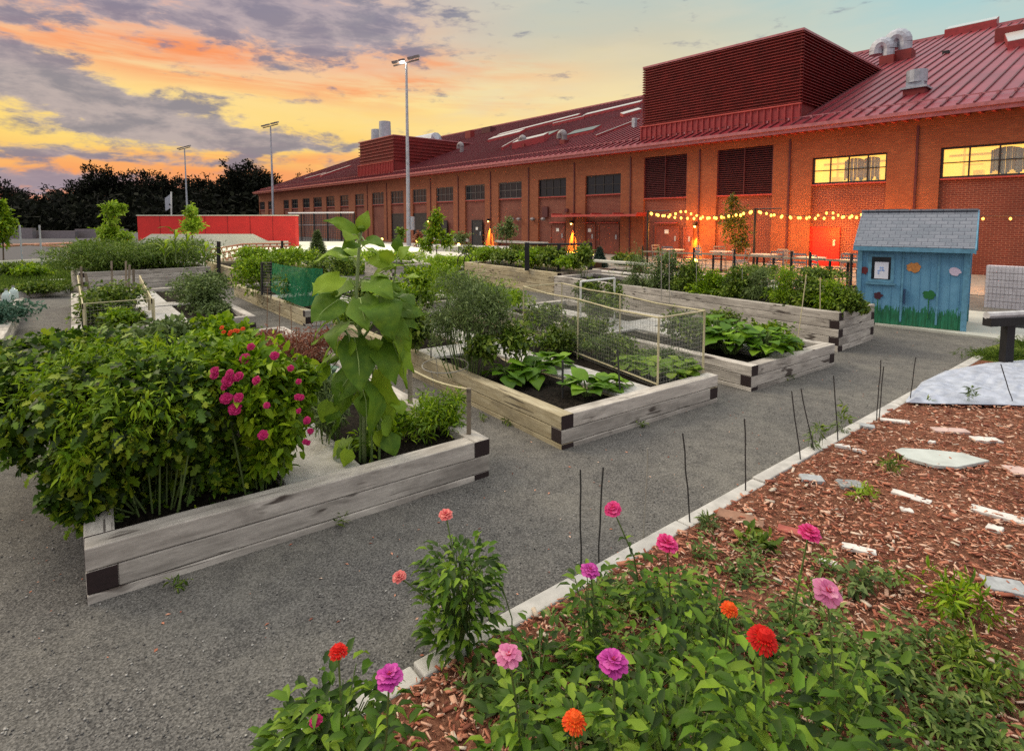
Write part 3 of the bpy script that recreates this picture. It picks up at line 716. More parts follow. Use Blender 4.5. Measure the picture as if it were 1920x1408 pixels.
# ---------------------------------------------------------------- raised timber beds
def timber(parent, p0, p1, w, z0, z1, mat, ends=True, nm='timber'):
    """one squared timber from p0 to p1 (centre line), its own local x along its length"""
    p0, p1 = Vector(p0), Vector(p1); d = p1 - p0; L = d.length; a = math.atan2(d.y, d.x)
    mb = MB(); h = z1 - z0; n = max(2, int(L / .35)); vs = []; fs = []
    for i in range(n + 1):
        x = L * i / n; jy = random.uniform(-.002, .002); jz = random.uniform(-.002, .002)
        vs += [(x, -w / 2 + jy, 0), (x, w / 2 + jy, 0), (x, w / 2 + jy, h + jz), (x, -w / 2 + jy, h + jz)]
    for i in range(n):
        b = i * 4
        fs += [(b, b + 1, b + 5, b + 4), (b + 1, b + 2, b + 6, b + 5), (b + 2, b + 3, b + 7, b + 6), (b + 3, b, b + 4, b + 7)]
    mb.add(vs, fs, 0); mb.add([vs[0], vs[1], vs[2], vs[3]], [(0, 3, 2, 1)], 1); e = n * 4; mb.add([vs[e], vs[e + 1], vs[e + 2], vs[e + 3]], [(0, 1, 2, 3)], 1)
    me = bpy.data.meshes.new(nm); me.from_pydata(mb.v, [], mb.f); me.materials.append(mat); me.materials.append(end_grain if ends else mat)
    me.polygons.foreach_set('material_index', mb.m); bm_ = __import__('bmesh').new(); bm_.from_mesh(me)
    __import__('bmesh').ops.remove_doubles(bm_, verts=bm_.verts, dist=1e-5); bm_.to_mesh(me); bm_.free(); me.update()
    o = bpy.data.objects.new(nm, me); COL.objects.link(o); o.parent = parent
    o.location = Vector((p0.x, p0.y, z0)) - WP[parent.name]; o.rotation_euler = (0, 0, a); WP[o.name] = Vector((p0.x, p0.y, z0))
    bv = o.modifiers.new('bevel', 'BEVEL'); bv.width = .007; bv.segments = 2; bv.limit_method = 'ANGLE'
    return o
class Bed: pass
def bed(label, FL, FR, L, top=.28, la=0, ra=1, mats=(None, None), slab=True, cross=True, deck_z=-.035, rowh=.12, ud=None, group='raised timber beds', plots=True):
    FL = Vector((FL[0], FL[1], 0)); FR = Vector((FR[0], FR[1], 0)); v = (FR - FL); Wd = v.length; v.normalize(); u = Vector((-v.y, v.x, 0)) if ud is None else Vector((*ud, 0)).normalized()
    t = thing('raised_bed', label, 'raised bed', tuple(FL), 0, group); w = .13
    P = lambda a, b, z=0: FL + v * a + u * b + Z * z
    mf, ms = mats[0] or wood, mats[1] or wood
    z1 = top; k = 0
    while z1 > -.02:
        z0 = z1 - rowh + .004; lt = (k + la) % 2 == 0; rt = (k + ra) % 2 == 0   # True: the long side runs through to the front
        j = lambda: random.uniform(-.003, .003)
        timber(t, P(w / 2 + j(), 0 if lt else w, 0), P(w / 2 + j(), L, 0), w, z0, z1, ms)
        timber(t, P(Wd - w / 2 + j(), 0 if rt else w, 0), P(Wd - w / 2 + j(), L, 0), w, z0, z1, ms)
        timber(t, P(w if lt else 0, w / 2 + j(), 0), P(Wd - w if rt else Wd, w / 2 + j(), 0), w, z0, z1, mf)
        timber(t, P(w + .001, L - w / 2, 0), P(Wd - w - .001, L - w / 2, 0), w, z0, z1, mf)
        z1 -= rowh; k += 1
    sz = top - .075; B = Bed(); B.P = P; B.W = Wd; B.L = L; B.sz = sz; B.top = top; B.t = t
    so = MB(); a0, a1 = Wd * .42, Wd * .62
    def plot(x0, x1, y0, y1):
        nx, ny = 12, 14; o = len(so.v)
        for i in range(nx + 1):
            for jx in range(ny + 1):
                p = P(x0 + (x1 - x0) * i / nx, y0 + (y1 - y0) * jx / ny, sz + random.uniform(-.018, .018)); so.v.append(tuple(p))
        for i in range(nx):
            for jx in range(ny): q = o + i * (ny + 1) + jx; so.f.append((q, q + ny + 1, q + ny + 2, q + 1)); so.m.append(0)
    if slab:
        m = MB()
        yb = L * .5
        for (x0, x1, y0, y1) in ((a0, a1, w + .002, yb - .25), (a0, a1, yb + .25, L - w - .002)):
            y = y0
            while y < y1 - .3: m.obox(P(x0, y, top + deck_z - .03), v * (x1 - x0), u * (min(1.15, y1 - y) - .008), Z * .03); y += 1.15
        m.obox(P(w + .002, yb - .245, top + deck_z - .03), v * (Wd - 2 * w - .004), u * .49, Z * .03)
        m.build('stepping_deck', concrete, t, bevel=.004)
        for x in (a0, a1):
            timber(t, P(x, w, 0), P(x, yb - .25, 0), .035, sz - .1, top + deck_z - .034, ms, False, 'edging_board'); timber(t, P(x, yb + .25, 0), P(x, L - w, 0), .035, sz - .1, top + deck_z - .034, ms, False, 'edging_board')
        plot(w, a0 - .018, w, yb - .25); plot(a1 + .018, Wd - w, w, yb - .25); plot(w, a0 - .018, yb + .25, L - w); plot(a1 + .018, Wd - w, yb + .25, L - w)
    else: plot(w, Wd - w, w, L - w)
    so.build('soil_fill', soil, t)
    return B
GB_ = 'knee-high timber beds of stacked sawn beams'
def g2(px, py, z): p = G(px, py, z); return (p.x, p.y)
B1 = bed('grey timber bed nearest the camera, overgrown with a tomato thicket and holding the tall sunflower', g2(157, 1030, .28), g2(918, 822, .28), 5.5, la=1, ra=0)
B2 = bed('timber bed with bare dark soil, squash plants and the netted stick frame', g2(1053, 781, .28), g2(1347, 703, .28), 5.5, la=0, ra=1, mats=(wood, wood_warmlit))
B3 = bed('low timber bed with a mound of squash leaves, beside the tall bed', g2(1410, 687, .28), g2(1566, 645, .28), 5.2, la=0, ra=1)
B4 = bed('tall grey timber bed of bushy plants, next to the blue shed', g2(1575, 587, .56), g2(1640, 570, .56), 6.5, top=.56, la=0, ra=1, slab=False, ud=(g2(1195, 538, .56)[0] - g2(1575, 587, .56)[0], g2(1195, 538, .56)[1] - g2(1575, 587, .56)[1]))
B5 = bed('tall pale timber bed behind the white pipe frame, in front of the building', g2(1045, 512, .57), g2(1128, 506, .57), 4.6, top=.57, la=0, ra=1, slab=False, mats=(wood, wood_warmlit), ud=(g2(875, 492, .57)[0] - g2(1045, 512, .57)[0], g2(875, 492, .57)[1] - g2(1045, 512, .57)[1]))
p7 = G(572, 583, .28)
B7 = bed('pale timber bed holding the green netting and a black trellis', (p7.x, p7.y), (p7.x + V_.x * 2.3, p7.y + V_.y * 2.3), 5.3, la=1, ra=0, mats=(wood, wood_warmlit))
B9 = bed('timber bed with a boarded plot and a leafy bush, left of the middle', g2(134, 625, .28), g2(480, 592, .28), 5.6, la=0, ra=1)
p10 = G(4, 640, .28)
B10 = bed('timber bed at the left edge of the picture with two plastic jugs', (p10.x - V_.x * 2.3, p10.y - V_.y * 2.3), (p10.x, p10.y), 5.4, la=0, ra=0)
p8 = G(434, 504, .54)
B8 = bed('tall pale timber bed at the end of the bed with green netting', (p8.x, p8.y), (p8.x + V_.x * 2.2, p8.y + V_.y * 2.2), 3.5, top=.54, la=0, ra=1, slab=False, mats=(wood_warmlit, wood_warmlit))
p12 = G(148, 512, .56); p12b = G(395, 500, .56)
B12 = bed('tall dark timber bed crowned by a clipped grassy hedge', (p12.x, p12.y), (p12b.x, p12b.y), 2.2, top=.56, la=0, ra=1, slab=False)
p13 = G(735, 498, .5); B13 = bed('dark grey timber bed behind the sunflower, in front of the lime planting', (p13.x, p13.y), (p13.x + 1.15 * V_.x * 1.2, p13.y + 1.15 * V_.y * 1.2), 2.0, top=.5, slab=False)
p14 = G(800, 568, .28); B14 = bed('low timber bed between the tall bushes and the tall pale bed', (p14.x, p14.y), (p14.x + V_.x * 2.2, p14.y + V_.y * 2.2), 3.6)
p15 = G(1330, 533, .3); B15 = bed('low grey bed with pale paving plates behind the tall grey bed', (p15.x, p15.y), (p15.x + V_.x * 2.2, p15.y + V_.y * 2.2), 5.0, slab=True, top=.3)
for (x0, y0, x1, y1, nm) in ((35, 558, 131, 547, 'long low concrete edging in front of the trimmed strip on the left'), ):
    a, b = G(x0 - 4, y0 + 3), G(x1, y1 + 4); m = MB(); m.obox(a, b - a, Vector((-.1, .15, 0)), Z * .16); tag(m.build('edging_wall', concrete, origin=a), nm, 'edging')
a, b = G(-60, 537), G(118, 530); m = MB(); m.obox(a, b - a, Vector((0, .12, 0)), Z * .10); tag(m.build('edging_wall', whitewall, origin=a), 'white edging strip across the left lawn', 'edging')
a, b = G(-80, 503), G(133, 493); m = MB(); m.obox(a, b - a, Vector((0, .3, 0)), Z * .22); tag(m.build('edging_wall', whitewall, origin=a), 'long cream coping between the left lawn and the dark lot', 'edging')

# ---------------------------------------------------------------- blue shed
def mk_shed_paint():
    m, n, b = newmat('shed_paint'); t = nd(n, 'ShaderNodeTexCoord'); s = nd(n, 'ShaderNodeSeparateXYZ'); n.links.new(t.outputs['Object'], s.inputs[0])
    f = noise(n, 3, 6); c = ramp(n, f, [(.3, (.085, .26, .42)), (.7, (.15, .37, .55))])
    g = noise(n, 7, 8, stretch=(5, 5, .9), rough=.7); ad = nd(n, 'ShaderNodeMath'); ad.operation = 'MULTIPLY_ADD'; n.links.new(g, ad.inputs[0]); ad.inputs[1].default_value = .62; ad.inputs[2].default_value = .02
    lt = nd(n, 'ShaderNodeMath'); lt.operation = 'LESS_THAN'; n.links.new(s.outputs[2], lt.inputs[0]); n.links.new(ad.outputs[0], lt.inputs[1])
    gr = ramp(n, noise(n, 12, 5, stretch=(3, 3, .5)), [(.35, (.006, .10, .03)), (.65, (.015, .20, .09))])
    c = mixc(n, lt.outputs[0], c, gr); c = mixc(n, ramp(n, noise(n, 60, 4), [(.4, (0, 0, 0)), (.7, (.25, .25, .25))]), c, (.03, .09, .16))
    n.links.new(c, b.inputs['Base Color']); b.inputs['Roughness'].default_value = .7; return m
shedm = mk_shed_paint(); shedtrim = plain('blue_trim', (.10, .27, .40), .7, scale=12)
def mk_shingle():
    m, n, b = newmat('asphalt_shingle'); t = nd(n, 'ShaderNodeTexCoord'); br = nd(n, 'ShaderNodeTexBrick'); n.links.new(t.outputs['Object'], br.inputs['Vector'])
    br.inputs['Color1'].default_value = (.13, .16, .20, 1); br.inputs['Color2'].default_value = (.19, .215, .26, 1); br.inputs['Mortar'].default_value = (.05, .06, .09, 1)
    br.inputs['Scale'].default_value = 1; br.inputs['Brick Width'].default_value = .16; br.inputs['Row Height'].default_value = .07; br.inputs['Mortar Size'].default_value = .006
    c = mixc(n, ramp(n, noise(n, 70, 4), [(.35, (0, 0, 0)), (.7, (.5, .5, .5))]), br.outputs['Color'], (.28, .31, .36))
    n.links.new(c, b.inputs['Base Color']); b.inputs['Roughness'].default_value = .95; return m
shingle = mk_shingle()
c_sh = G(1808, 626); SW_, SD, SE, SR = 1.56, 1.30, 1.40, 2.02
shed = thing('garden_shed', 'small blue painted shed with grey shingle roof and painted flowers', 'shed', tuple(c_sh), math.atan2(PT.y, PT.x))
# local: x from -SW_ (left) to 0 (right corner), y = back
m = MB(); z0 = .04
m.box((-SW_, .02, z0), (0, .06, SE)); m.box((-SW_, SD - .04, z0), (0, SD, SE))
for x in (-SW_, -.04): m.prism([(x, .06, z0), (x, SD - .04, z0), (x, SD - .04, SE), (x, SD / 2, SR - .08), (x, .06, SE)], (.04, 0, 0))
x = -SW_ + .10
while x < -.05: m.box((x, .012, z0), (x + .012, .019, SE - .04)); x += .135
y = .12
while y < SD: m.box((.0, y, z0), (.008, y + .014, SE + .02 + min(y, SD - y) * .9)); y += .12
m.build('wall', shedm, shed, local=True)
m = MB()
for x0 in (-SW_ - .01, -.06): m.box((x0, -.005, z0), (x0 + .07, .018, SE))
m.box((-SW_, -.0, SE - .075), (0, .018, SE - .01)); m.box((.0, -.004, z0), (.02, .06, SE)); m.box((.0, SD - .06, z0), (.02, SD, SE))
wx0, wx1, wz0, wz1 = -SW_ + .21, -SW_ + .50, .82, 1.22
m.box((wx0 - .05, 0, wz0 - .05), (wx0, .018, wz1 + .05)); m.box((wx1, 0, wz0 - .05), (wx1 + .05, .018, wz1 + .05)); m.box((wx0, 0, wz0 - .05), (wx1, .018, wz0)); m.box((wx0, 0, wz1), (wx1, .018, wz1 + .05))
m.box((wx0 - .08, -.02, wz0 - .09), (wx1 + .08, .015, wz0 - .055)); m.box((wx1 + .16, .0, .1), (wx1 + .19, .018, SE - .08)); m.box((-.40, 0, .1), (-.37, .018, SE - .08))
m.build_each('trim_board', shedtrim, shed, local=True)
win = MB(); win.box((wx0, .008, wz0), (wx1, .017, wz1)); w_ = win.build('window', plain('dark_shed_window', (.015, .02, .03), .2), shed, local=True)
m = MB(); m.box((wx0 + .05, -.004, wz0 + .015), (wx1 - .035, .006, wz1 - .09)); pp = m.build('paper_notice', plain('white_paper', (.70, .74, .84), .8, var=.05), w_, local=True)
m = MB()
for k in range(7):
    a = k * .9; m.ball((wx0 + .145 + .04 * math.cos(a), -.006, wz0 + .16 + .05 * math.sin(a * 1.7)), .018, 6, 0, (1, .12, 1))
m.build('blue_drawing', plain('blue_print', (.25, .38, .70), .8), pp, local=True)
m = MB(); m.box((wx1 + .205, -.03, .42), (wx1 + .23, .012, .68)); m.build('door_handle', plain('dark_blue_handle', (.02, .05, .12), .4), shed, local=True)
def petalpatch(cx, cz, rx, rz_, mat, side=False, nm='painted_flower', seed=0):
    rnd = random.Random(seed); n = 22; pts = []
    for k in range(n):
        a = 2 * math.pi * k / n; r = 1 + rnd.uniform(-.16, .16) + .07 * math.cos(5 * a)
        pts.append((cx + rx * r * math.cos(a), cz + rz_ * r * math.sin(a)))
    m = MB(); m.prism([((.021, p[0], p[1]) if side else (p[0], .0055, p[1])) for p in (pts if side else pts)], (.004, 0, 0) if side else (0, .006, 0)); return m.build(nm, mat, shed, local=True)
dkred = plain('dark_red_paint', (.13, .012, .018), .7); orp = plain('ochre_paint', (.52, .22, .06), .7, var=.3, scale=30); pinkp = plain('lilac_paint', (.60, .52, .66), .7, var=.1); grp = plain('green_paint', (.01, .13, .03), .7)
petalpatch(-SW_ + .10, .97, .075, .062, dkred, seed=1); petalpatch(-SW_ + .33, .53, .065, .06, plain('plum_paint', (.05, .008, .02), .7), seed=2)
petalpatch(-.73, 1.06, .10, .085, orp, seed=3); petalpatch(-.17, 1.02, .085, .065, pinkp, seed=4); petalpatch(-.50, .60, .085, .075, grp, seed=5)
petalpatch(.18, 1.02, .06, .06, plain('olive_paint', (.25, .24, .08), .7), True, seed=6)
m = MB(); m.tube([(-SW_ + .33, .004, .47), (-SW_ + .32, .004, .2)], .007, 4); m.tube([(-.50, .004, .53), (-.5, .004, .2)], .008, 4); m.build_each('painted_stem', grp, shed, local=True)
rf = MB(); ov = .07
for sgn in (0, 1):
    y0, y1 = (-.10, SD / 2) if sgn == 0 else (SD + .10, SD / 2); ze = SE - .03
    rf.obox((-SW_ - ov, y0, ze), (SW_ + 2 * ov, 0, 0), (0, y1 - y0, SR - ze - .02), (0, 0, .035))
rfo = rf.build('roof', shingle, shed, local=True)
m = MB()
for k in range(11):
    t_ = k / 11; y = -.105 + (SD / 2 + .10) * t_; z = SE - .03 + (SR - SE + .01) * t_ + .036; m.obox((-SW_ - ov, y, z), (SW_ + 2 * ov, 0, 0), (0, .07, .055), (0, 0, .008))
m.obox((-SW_ - ov, SD / 2 - .07, SR - .03 + .04), (SW_ + 2 * ov, 0, 0), (0, .14, 0), (0, 0, .03)); m.build('shingle_courses', shingle, rfo, local=True)
m = MB(); m.box((-SW_ - ov, -.12, SE - .07), (SW_ * 0 + ov, -.10, SE + .0)); m.obox((ov, -.12, SE - .08), (.02, 0, 0), (0, SD / 2 + .12, SR - SE + .03), (0, 0, .075)); m.obox((ov, SD + .12, SE - .08), (.02, 0, 0), (0, -SD / 2 - .12, SR - SE + .03), (0, 0, .075)); m.build('fascia', shedtrim, shed, local=True)

# ---------------------------------------------------------------- wall, wire panel and rail right of the shed
pw = D(1850, 497, 12.2); m = MB(); q0 = Vector((pw.x, 12.2, 0)); dirw = BT
for k in range(6): m.obox(q0 + BN * .02 * k + Z * (.0 + .0), (0, 0, 0), (0, 0, 0), (0, 0, 0)) if False else None
hw = D(1860, 497, 12.2).z
bw = thing('block_wall', 'pale concrete block wall with wire mesh, right of the blue shed', 'wall', tuple(q0))
m = MB(); zz = 0; nrow = 6
for k in range(nrow): m.obox(q0 + Z * (hw * k / nrow) + BN * random.uniform(0, .01), BT * 4, BN * .25, Z * (hw / nrow - .012))
m.build('block_courses', plain('pale_block', (.50, .50, .56), .9, var=.12, scale=6, bump=.2), bw)
m = MB()
for k in range(60): p = q0 - BN * .03 + BT * (k * .065); m.tube([p, p + Z * hw], .003, 3)
for k in range(12): p = q0 - BN * .035 + Z * (hw * k / 12); m.tube([p, p + BT * 4], .003, 3)
m.build('wire_mesh', dullgrey, bw)
rail = thing('timber_rail', 'black rail with pale top on a black post, right edge beside the fabric', 'rail', tuple(G(1885, 690)))
rb = G(1885, 690); topz = D(1885, 606, rb.y).z
m = MB(); m.obox(rb + Vector((-.05, -.05, 0)), (.10, 0, 0), (0, .10, 0), Z * topz); m.build('post', black, rail)
m = MB(); rdir = Vector((.97, .22, 0)); st_ = Vector((rb.x, rb.y, 0)) - rdir * .36; m.obox(st_ + Z * (topz - .02) + Vector((0, -.075, 0)), rdir * 2.6, (0, .13, 0), Z * .10); m.build('beam', black, rail)
m = MB(); m.tube([st_ + Z * (topz + .11), st_ + rdir * 2.6 + Z * (topz + .11)], .045, 8); m.build('top_pipe', plain('pale_pipe', (.5, .5, .5), .6), rail)
m = MB(); p = G(1850, 612); m.obox(p, BT * .5, BN * .25, Z * .14); m.build('rock', plain('dark_rock', (.05, .05, .05), .9), None, origin=p); tag(bpy.data.objects['rock'], 'low dark block on the pad behind the rail', 'block')

# ---------------------------------------------------------------- stakes along the kerb
stk = [(1089, 1062, 1089, 880), (1122, 1060, 1131, 876), (1207, 1000, 1215, 840), (1294, 985, 1281, 812), (1399, 925, 1396, 785), (1503, 868, 1484, 733), (1528, 850, 1501, 728),
       (1572, 830, 1563, 704), (1643, 793, 1652, 675), (1648, 790, 1657, 687), (1706, 757, 1717, 670), (1902, 762, 1876, 683)]
ordn = ['first', 'second', 'third', 'fourth', 'fifth', 'sixth', 'seventh', 'eighth', 'ninth', 'tenth', 'eleventh', 'twelfth', 'thirteenth', 'fourteenth', 'fifteenth', 'sixteenth', 'seventeenth', 'eighteenth', 'nineteenth', 'twentieth']
for i, (bx, by, tx, ty) in enumerate(stk):
    b = G(bx, by, .02); t_ = D(tx, ty, b.y + random.uniform(-.05, .02)); m = MB(); k = 5
    pts = [b.lerp(t_, j / k) + Vector((random.uniform(-.004, .004), 0, 0)) for j in range(k + 1)]; pts[0].z = -.02
    m.tube(pts, .0048, 5); o = m.build('garden_stake', greystick if i == 2 else darkstick, origin=(b.x, b.y, 0))
    tag(o, 'thin dark stake standing in the white fabric' if i == 11 else ('pale thin stake, third along the kerb from the camera' if i == 2 else 'thin dark stake, %s along the kerb from the camera' % ordn[i]), 'stake', 'thin stakes along the kerb')

# ---------------------------------------------------------------- pieces lying in the mulch
pw_ = plain('white_weathered_board', (.62, .60, .56), .8, var=.2, scale=20); pg = plain('grey_paver', (.33, .35, .36), .9, var=.25, scale=25, bump=.3); pg2 = plain('speckled_paver', (.24, .25, .25), .9, var=.5, scale=60)
pk_ = plain('pinkish_board', (.52, .38, .34), .8, var=.2, scale=15); pbk = plain('brown_brick', (.26, .14, .09), .9, var=.3, scale=20); prd = plain('red_brick_piece', (.32, .08, .06), .9, var=.3, scale=20); slate = plain('pale_slate', (.46, .50, .47), .7, var=.15, scale=8)
pieces = [(1500, 899, 1543, 903, .10, pg, 'small square grey paver near the kerb'), (1571, 911, 1617, 914, .12, pg2, 'speckled grey paver in the mulch beside the small grey paver'),
          (1672, 925, 1746, 947, .07, pw_, 'white board lying below the two grey pavers'), (1820, 955, 1935, 985, .09, pw_, 'longest white board, at the right edge of the mulch'),
          (1650, 788, 1706, 796, .07, pw_, 'white board just below the fabric sheet'), (1748, 808, 1815, 812, .10, pk_, 'pinkish board in the upper mulch'),
          (1822, 826, 1874, 829, .10, pw_, 'pale plank half buried at the upper right'), (1890, 885, 1950, 889, .14, pk_, 'pink square paver at the right edge'),
          (1578, 1026, 1643, 1042, .06, pw_, 'white broken slat behind the pink zinnia bed'), (1535, 1052, 1568, 1064, .05, pw_, 'short white fragment left of the broken slat'),
          (1345, 965, 1432, 985, .11, pbk, 'brown brick beside the kerb, behind the zinnias'), (1458, 994, 1530, 1012, .08, prd, 'red brick under the pink zinnia'),
          (1845, 1098, 1925, 1112, .12, pg, 'rounded grey stone at the lower right'), (1565, 838, 1594, 842, .05, pw_, 'white chip of board against the kerb'),
          (1598, 845, 1625, 850, .04, pw_, 'second white chip of board near the kerb'), (1742, 830, 1753, 833, .05, pw_, 'tiny white square above the slate'),
          (1612, 800, 1640, 804, .08, pg, 'grey paver corner beside the double stakes'), (1688, 958, 1712, 962, .05, pw_, 'white fragment below the white board'),
          (1850, 990, 1880, 1000, .07, pw_, 'white fragment below the longest white board')]
for i, (x0, y0, x1, y1, w, mt, lb) in enumerate(pieces):
    a, b = G(x0, y0, .04), G(x1, y1, .04); d = b - a; nrm = Vector((-d.y, d.x, 0)).normalized(); n = 5; m = MB(); up = []; dn = []
    for k in range(n + 1): up.append(a + d * k / n + nrm * (w / 2 + random.uniform(-.008, .008))); dn.append(a + d * k / n - nrm * (w / 2 + random.uniform(-.008, .008)))
    pts = up + dn[::-1]
    if pts: m.prism([(p.x, p.y, .040) for p in pts][::-1], (0, 0, random.uniform(.020, .027)))
    o = m.build('board_piece' if 'paver' not in lb and 'brick' not in lb and 'stone' not in lb else ('paver' if 'paver' in lb else ('brick' if 'brick' in lb else 'stone')), mt, origin=(a.x, a.y, .04), bevel=.004)
    o.rotation_euler = (random.uniform(-.02, .02), random.uniform(-.02, .02), 0); tag(o, lb, 'paver' if 'paver' in lb else ('brick' if 'brick' in lb else ('stone' if 'stone' in lb else 'board')))
m = MB(); pts = [G(x, y, .05) for x, y in ((1677, 848), (1690, 844), (1742, 847), (1800, 853), (1855, 868), (1795, 880), (1752, 877), (1700, 863))]; m.prism([(p.x, p.y, .045) for p in pts][::-1], (0, 0, .026))
tag(m.build('slate_slab', slate, origin=(pts[0].x, pts[0].y, .03), bevel=.004), 'long pointed pale slate slab in the middle of the mulch', 'slab')

# white fabric sheet
m = MB(); na, nb = 130, 50; FE = [(1698, 762), (1745, 764), (1810, 765), (1870, 766), (1930, 768), (2040, 772)]; BE = [(1698, 757), (1727, 722), (1772, 700), (1850, 685), (1935, 678), (2060, 690)]
fe = [G(*p, .03) for p in FE]; be = [G(*p, .04) for p in BE]
def lerpl(l, t): t *= len(l) - 1; i = min(int(t), len(l) - 2); return l[i].lerp(l[i + 1], t - i)
for i in range(na + 1):
    for j in range(nb + 1):
        a_ = i / na; b_ = j / nb; p = lerpl(fe, a_).lerp(lerpl(be, a_), b_); e = min(1, min(b_, 1 - b_) * 6, a_ * 12)
        zz = .07 + e * (.022 + .012 * math.sin(p.x * 16 + p.y * 5 + 2 * math.sin(p.y * 9)) + .010 * abs(math.sin(p.x * 9 - p.y * 23 + 2.3 * math.sin(p.x * 6))) + .008 * abs(math.sin(p.x * 31 + p.y * 23 + 2 * math.sin(p.y * 17))))
        m.v.append((p.x, p.y, max(.066, zz)))
m.f = [(i * (nb + 1) + j, (i + 1) * (nb + 1) + j, (i + 1) * (nb + 1) + j + 1, i * (nb + 1) + j + 1) for i in range(na) for j in range(nb)]; m.m = [0] * len(m.f)
fabm = plain('white_fabric', (.38, .42, .50), .85, var=.26, scale=9); o = m.build('fabric_sheet', fabm, origin=(fe[0].x, fe[0].y, 0), smooth=True); sl = o.modifiers.new('s', 'SOLIDIFY'); sl.thickness = .004
tag(o, 'crumpled white row cover fabric spread over the end of the mulch', 'fabric sheet')

# ---------------------------------------------------------------- frames, cages, poles in the beds
pfront = B2.P
def frame_thing(name, label, cat, tubes, mat, base, parts='bar', group=None, extra=None):
    t = thing(name, label, cat, tuple(base), 0, group)
    for p, q, r, nm in tubes: mb_ = MB(); mb_.tube([p, q], r, 6); mb_.build(nm, mat, t)
    return t
zt_ = .93; zb_ = B2.sz + .03
fl = G(1233, 722, .26); fr_ = G(1318, 700, .26); bl = B2.P(B2.W * .66, 2.9); ml = G(1080, 668, .22)
bl = Vector((fl.x, fl.y, 0)) + (Vector((ml.x, ml.y, 0)) - Vector((fl.x, fl.y, 0))) * 1.95
br_ = Vector((fr_.x, fr_.y, 0)) + (bl - Vector((fl.x, fl.y, 0))); mr = Vector((fr_.x, fr_.y, 0)).lerp(br_, .5); mlp = Vector((fl.x, fl.y, 0)).lerp(bl, .5)
P4 = [Vector((p.x, p.y, 0)) for p in (fl, fr_, mlp, mr, bl, br_)]
tb = []
zt_ = D(1237, 596, fl.y).z
for p in P4: tb.append((p + Z * (zb_ - .08), p + Z * (zt_ + .01), .011, 'post'))
for a_, b_ in ((0, 1), (4, 5)): tb.append((P4[a_] + Z * zt_, P4[b_] + Z * zt_, .009, 'top_rail'))
sag = [(P4[0], P4[4]), (P4[1], P4[5])]
cage = frame_thing('netted_frame', 'netted frame of pale sticks around the lettuces', 'plant frame', tb, palestick, P4[0])
for a_, b_ in sag:
    m = MB(); m.tube([a_.lerp(b_, k / 8) + Z * (zt_ - .02 * math.sin(math.pi * 2 * k / 8) ** 2) for k in range(9)], .009, 6); m.build('top_rail', palestick, cage)
    m = MB(); m.tube([a_ + Z * (zb_ + .03), b_ + Z * (zb_ + .03)], .008, 5); m.build('bottom_rail', palestick, cage)
netm, _n, _b = newmat('fine_netting'); _b.inputs['Base Color'].default_value = (.25, .28, .26, 1)
_tr = nd(_n, 'ShaderNodeBsdfTransparent'); _mx = nd(_n, 'ShaderNodeMixShader'); _mx.inputs[0].default_value = .10; _n.links.new(_tr.outputs[0], _mx.inputs[1]); _n.links.new(_b.outputs[0], _mx.inputs[2]); _n.links.new(_mx.outputs[0], _n.nodes['Material Output'].inputs[0])
def netpanel(parent, a_, b_, z0, z1, mat=None, r=.0011, step=.045, nm='netting', film=True):
    m = MB(); d = b_ - a_; L = d.length; n = int(L / step)
    for k in range(n + 1): p = a_ + d * k / n; m.tube([p + Z * z0, p + Z * z1], r, 3, 0, False)
    n = int((z1 - z0) / step)
    for k in range(n + 1): z = z0 + (z1 - z0) * k / n; m.tube([a_ + Z * z, b_ + Z * z], r, 3, 0, False)
    o = m.build(nm, mat or greystick, parent)
    if film:
        m = MB(); m.add([a_ + Z * z0, b_ + Z * z0, b_ + Z * z1, a_ + Z * z1], [(0, 1, 2, 3)]); m.build('mesh_film', netm, o)
netpanel(cage, P4[0], P4[4], zb_, zt_); netpanel(cage, P4[1], P4[5], zb_, zt_); netpanel(cage, P4[0], P4[1], zb_, zt_)
# white pipe frame
wb = G(1088, 614, .24); wr = G(1151, 603, .24); zt2_ = D(1086, 528, wb.y).z; wr = Vector((wr.x, wr.y, 0)); wb = Vector((wb.x, wb.y, 0))
whf = frame_thing('pipe_frame', 'upright white plastic pipe frame behind the netted stick frame', 'pipe frame', [(wb + Z * .25, wb + Z * zt2_, .018, 'pipe'), (wr + Z * .25, wr + Z * zt2_, .018, 'pipe'), (wb + Z * zt2_, wr + Z * zt2_, .018, 'pipe'), (wb + Z * .25, wr + Z * .25, .018, 'pipe')], whitepipe, wb)
def stake(px, pyb, pyt, zb, label, mat=darkstick, r=.008, tx=None, Y=None, cat='stake', name='garden_stake', group='stakes in the beds', flat=False):
    b = G(px, pyb, zb) if Y is None else D(px, pyb, Y); t_ = D(tx if tx else px, pyt, b.y); m = MB()
    if flat: m.obox(b + Vector((-r, -r, -.1)), (2 * r, 0, 0), (0, 2 * r, 0), (t_ - b) + Z * .1)
    else: m.tube([b - Z * .08, t_], r, 5)
    return tag(m.build(name, mat, origin=tuple(b)), label, cat, group)
zs2 = B2.sz
stake(1055, 745, 676, zs2, 'black stake between the two squash plants', r=.011); stake(1164, 743, 655, zs2, 'leaning dark stake at the front rim of the squash plot', r=.009, tx=1158)
stake(1001, 676, 630, zs2, 'dark stake behind the squash plants', r=.009); stake(896, 672, 632, zs2, 'black stake inside the airy bushes', r=.010); stake(878, 665, 510, .28, 'thin grey cane at the left rim of the squash plot', greystick, .005)
stake(808, 672, 612, .28, 'thin dark stake at the rim corner near the wire hoop', r=.007)
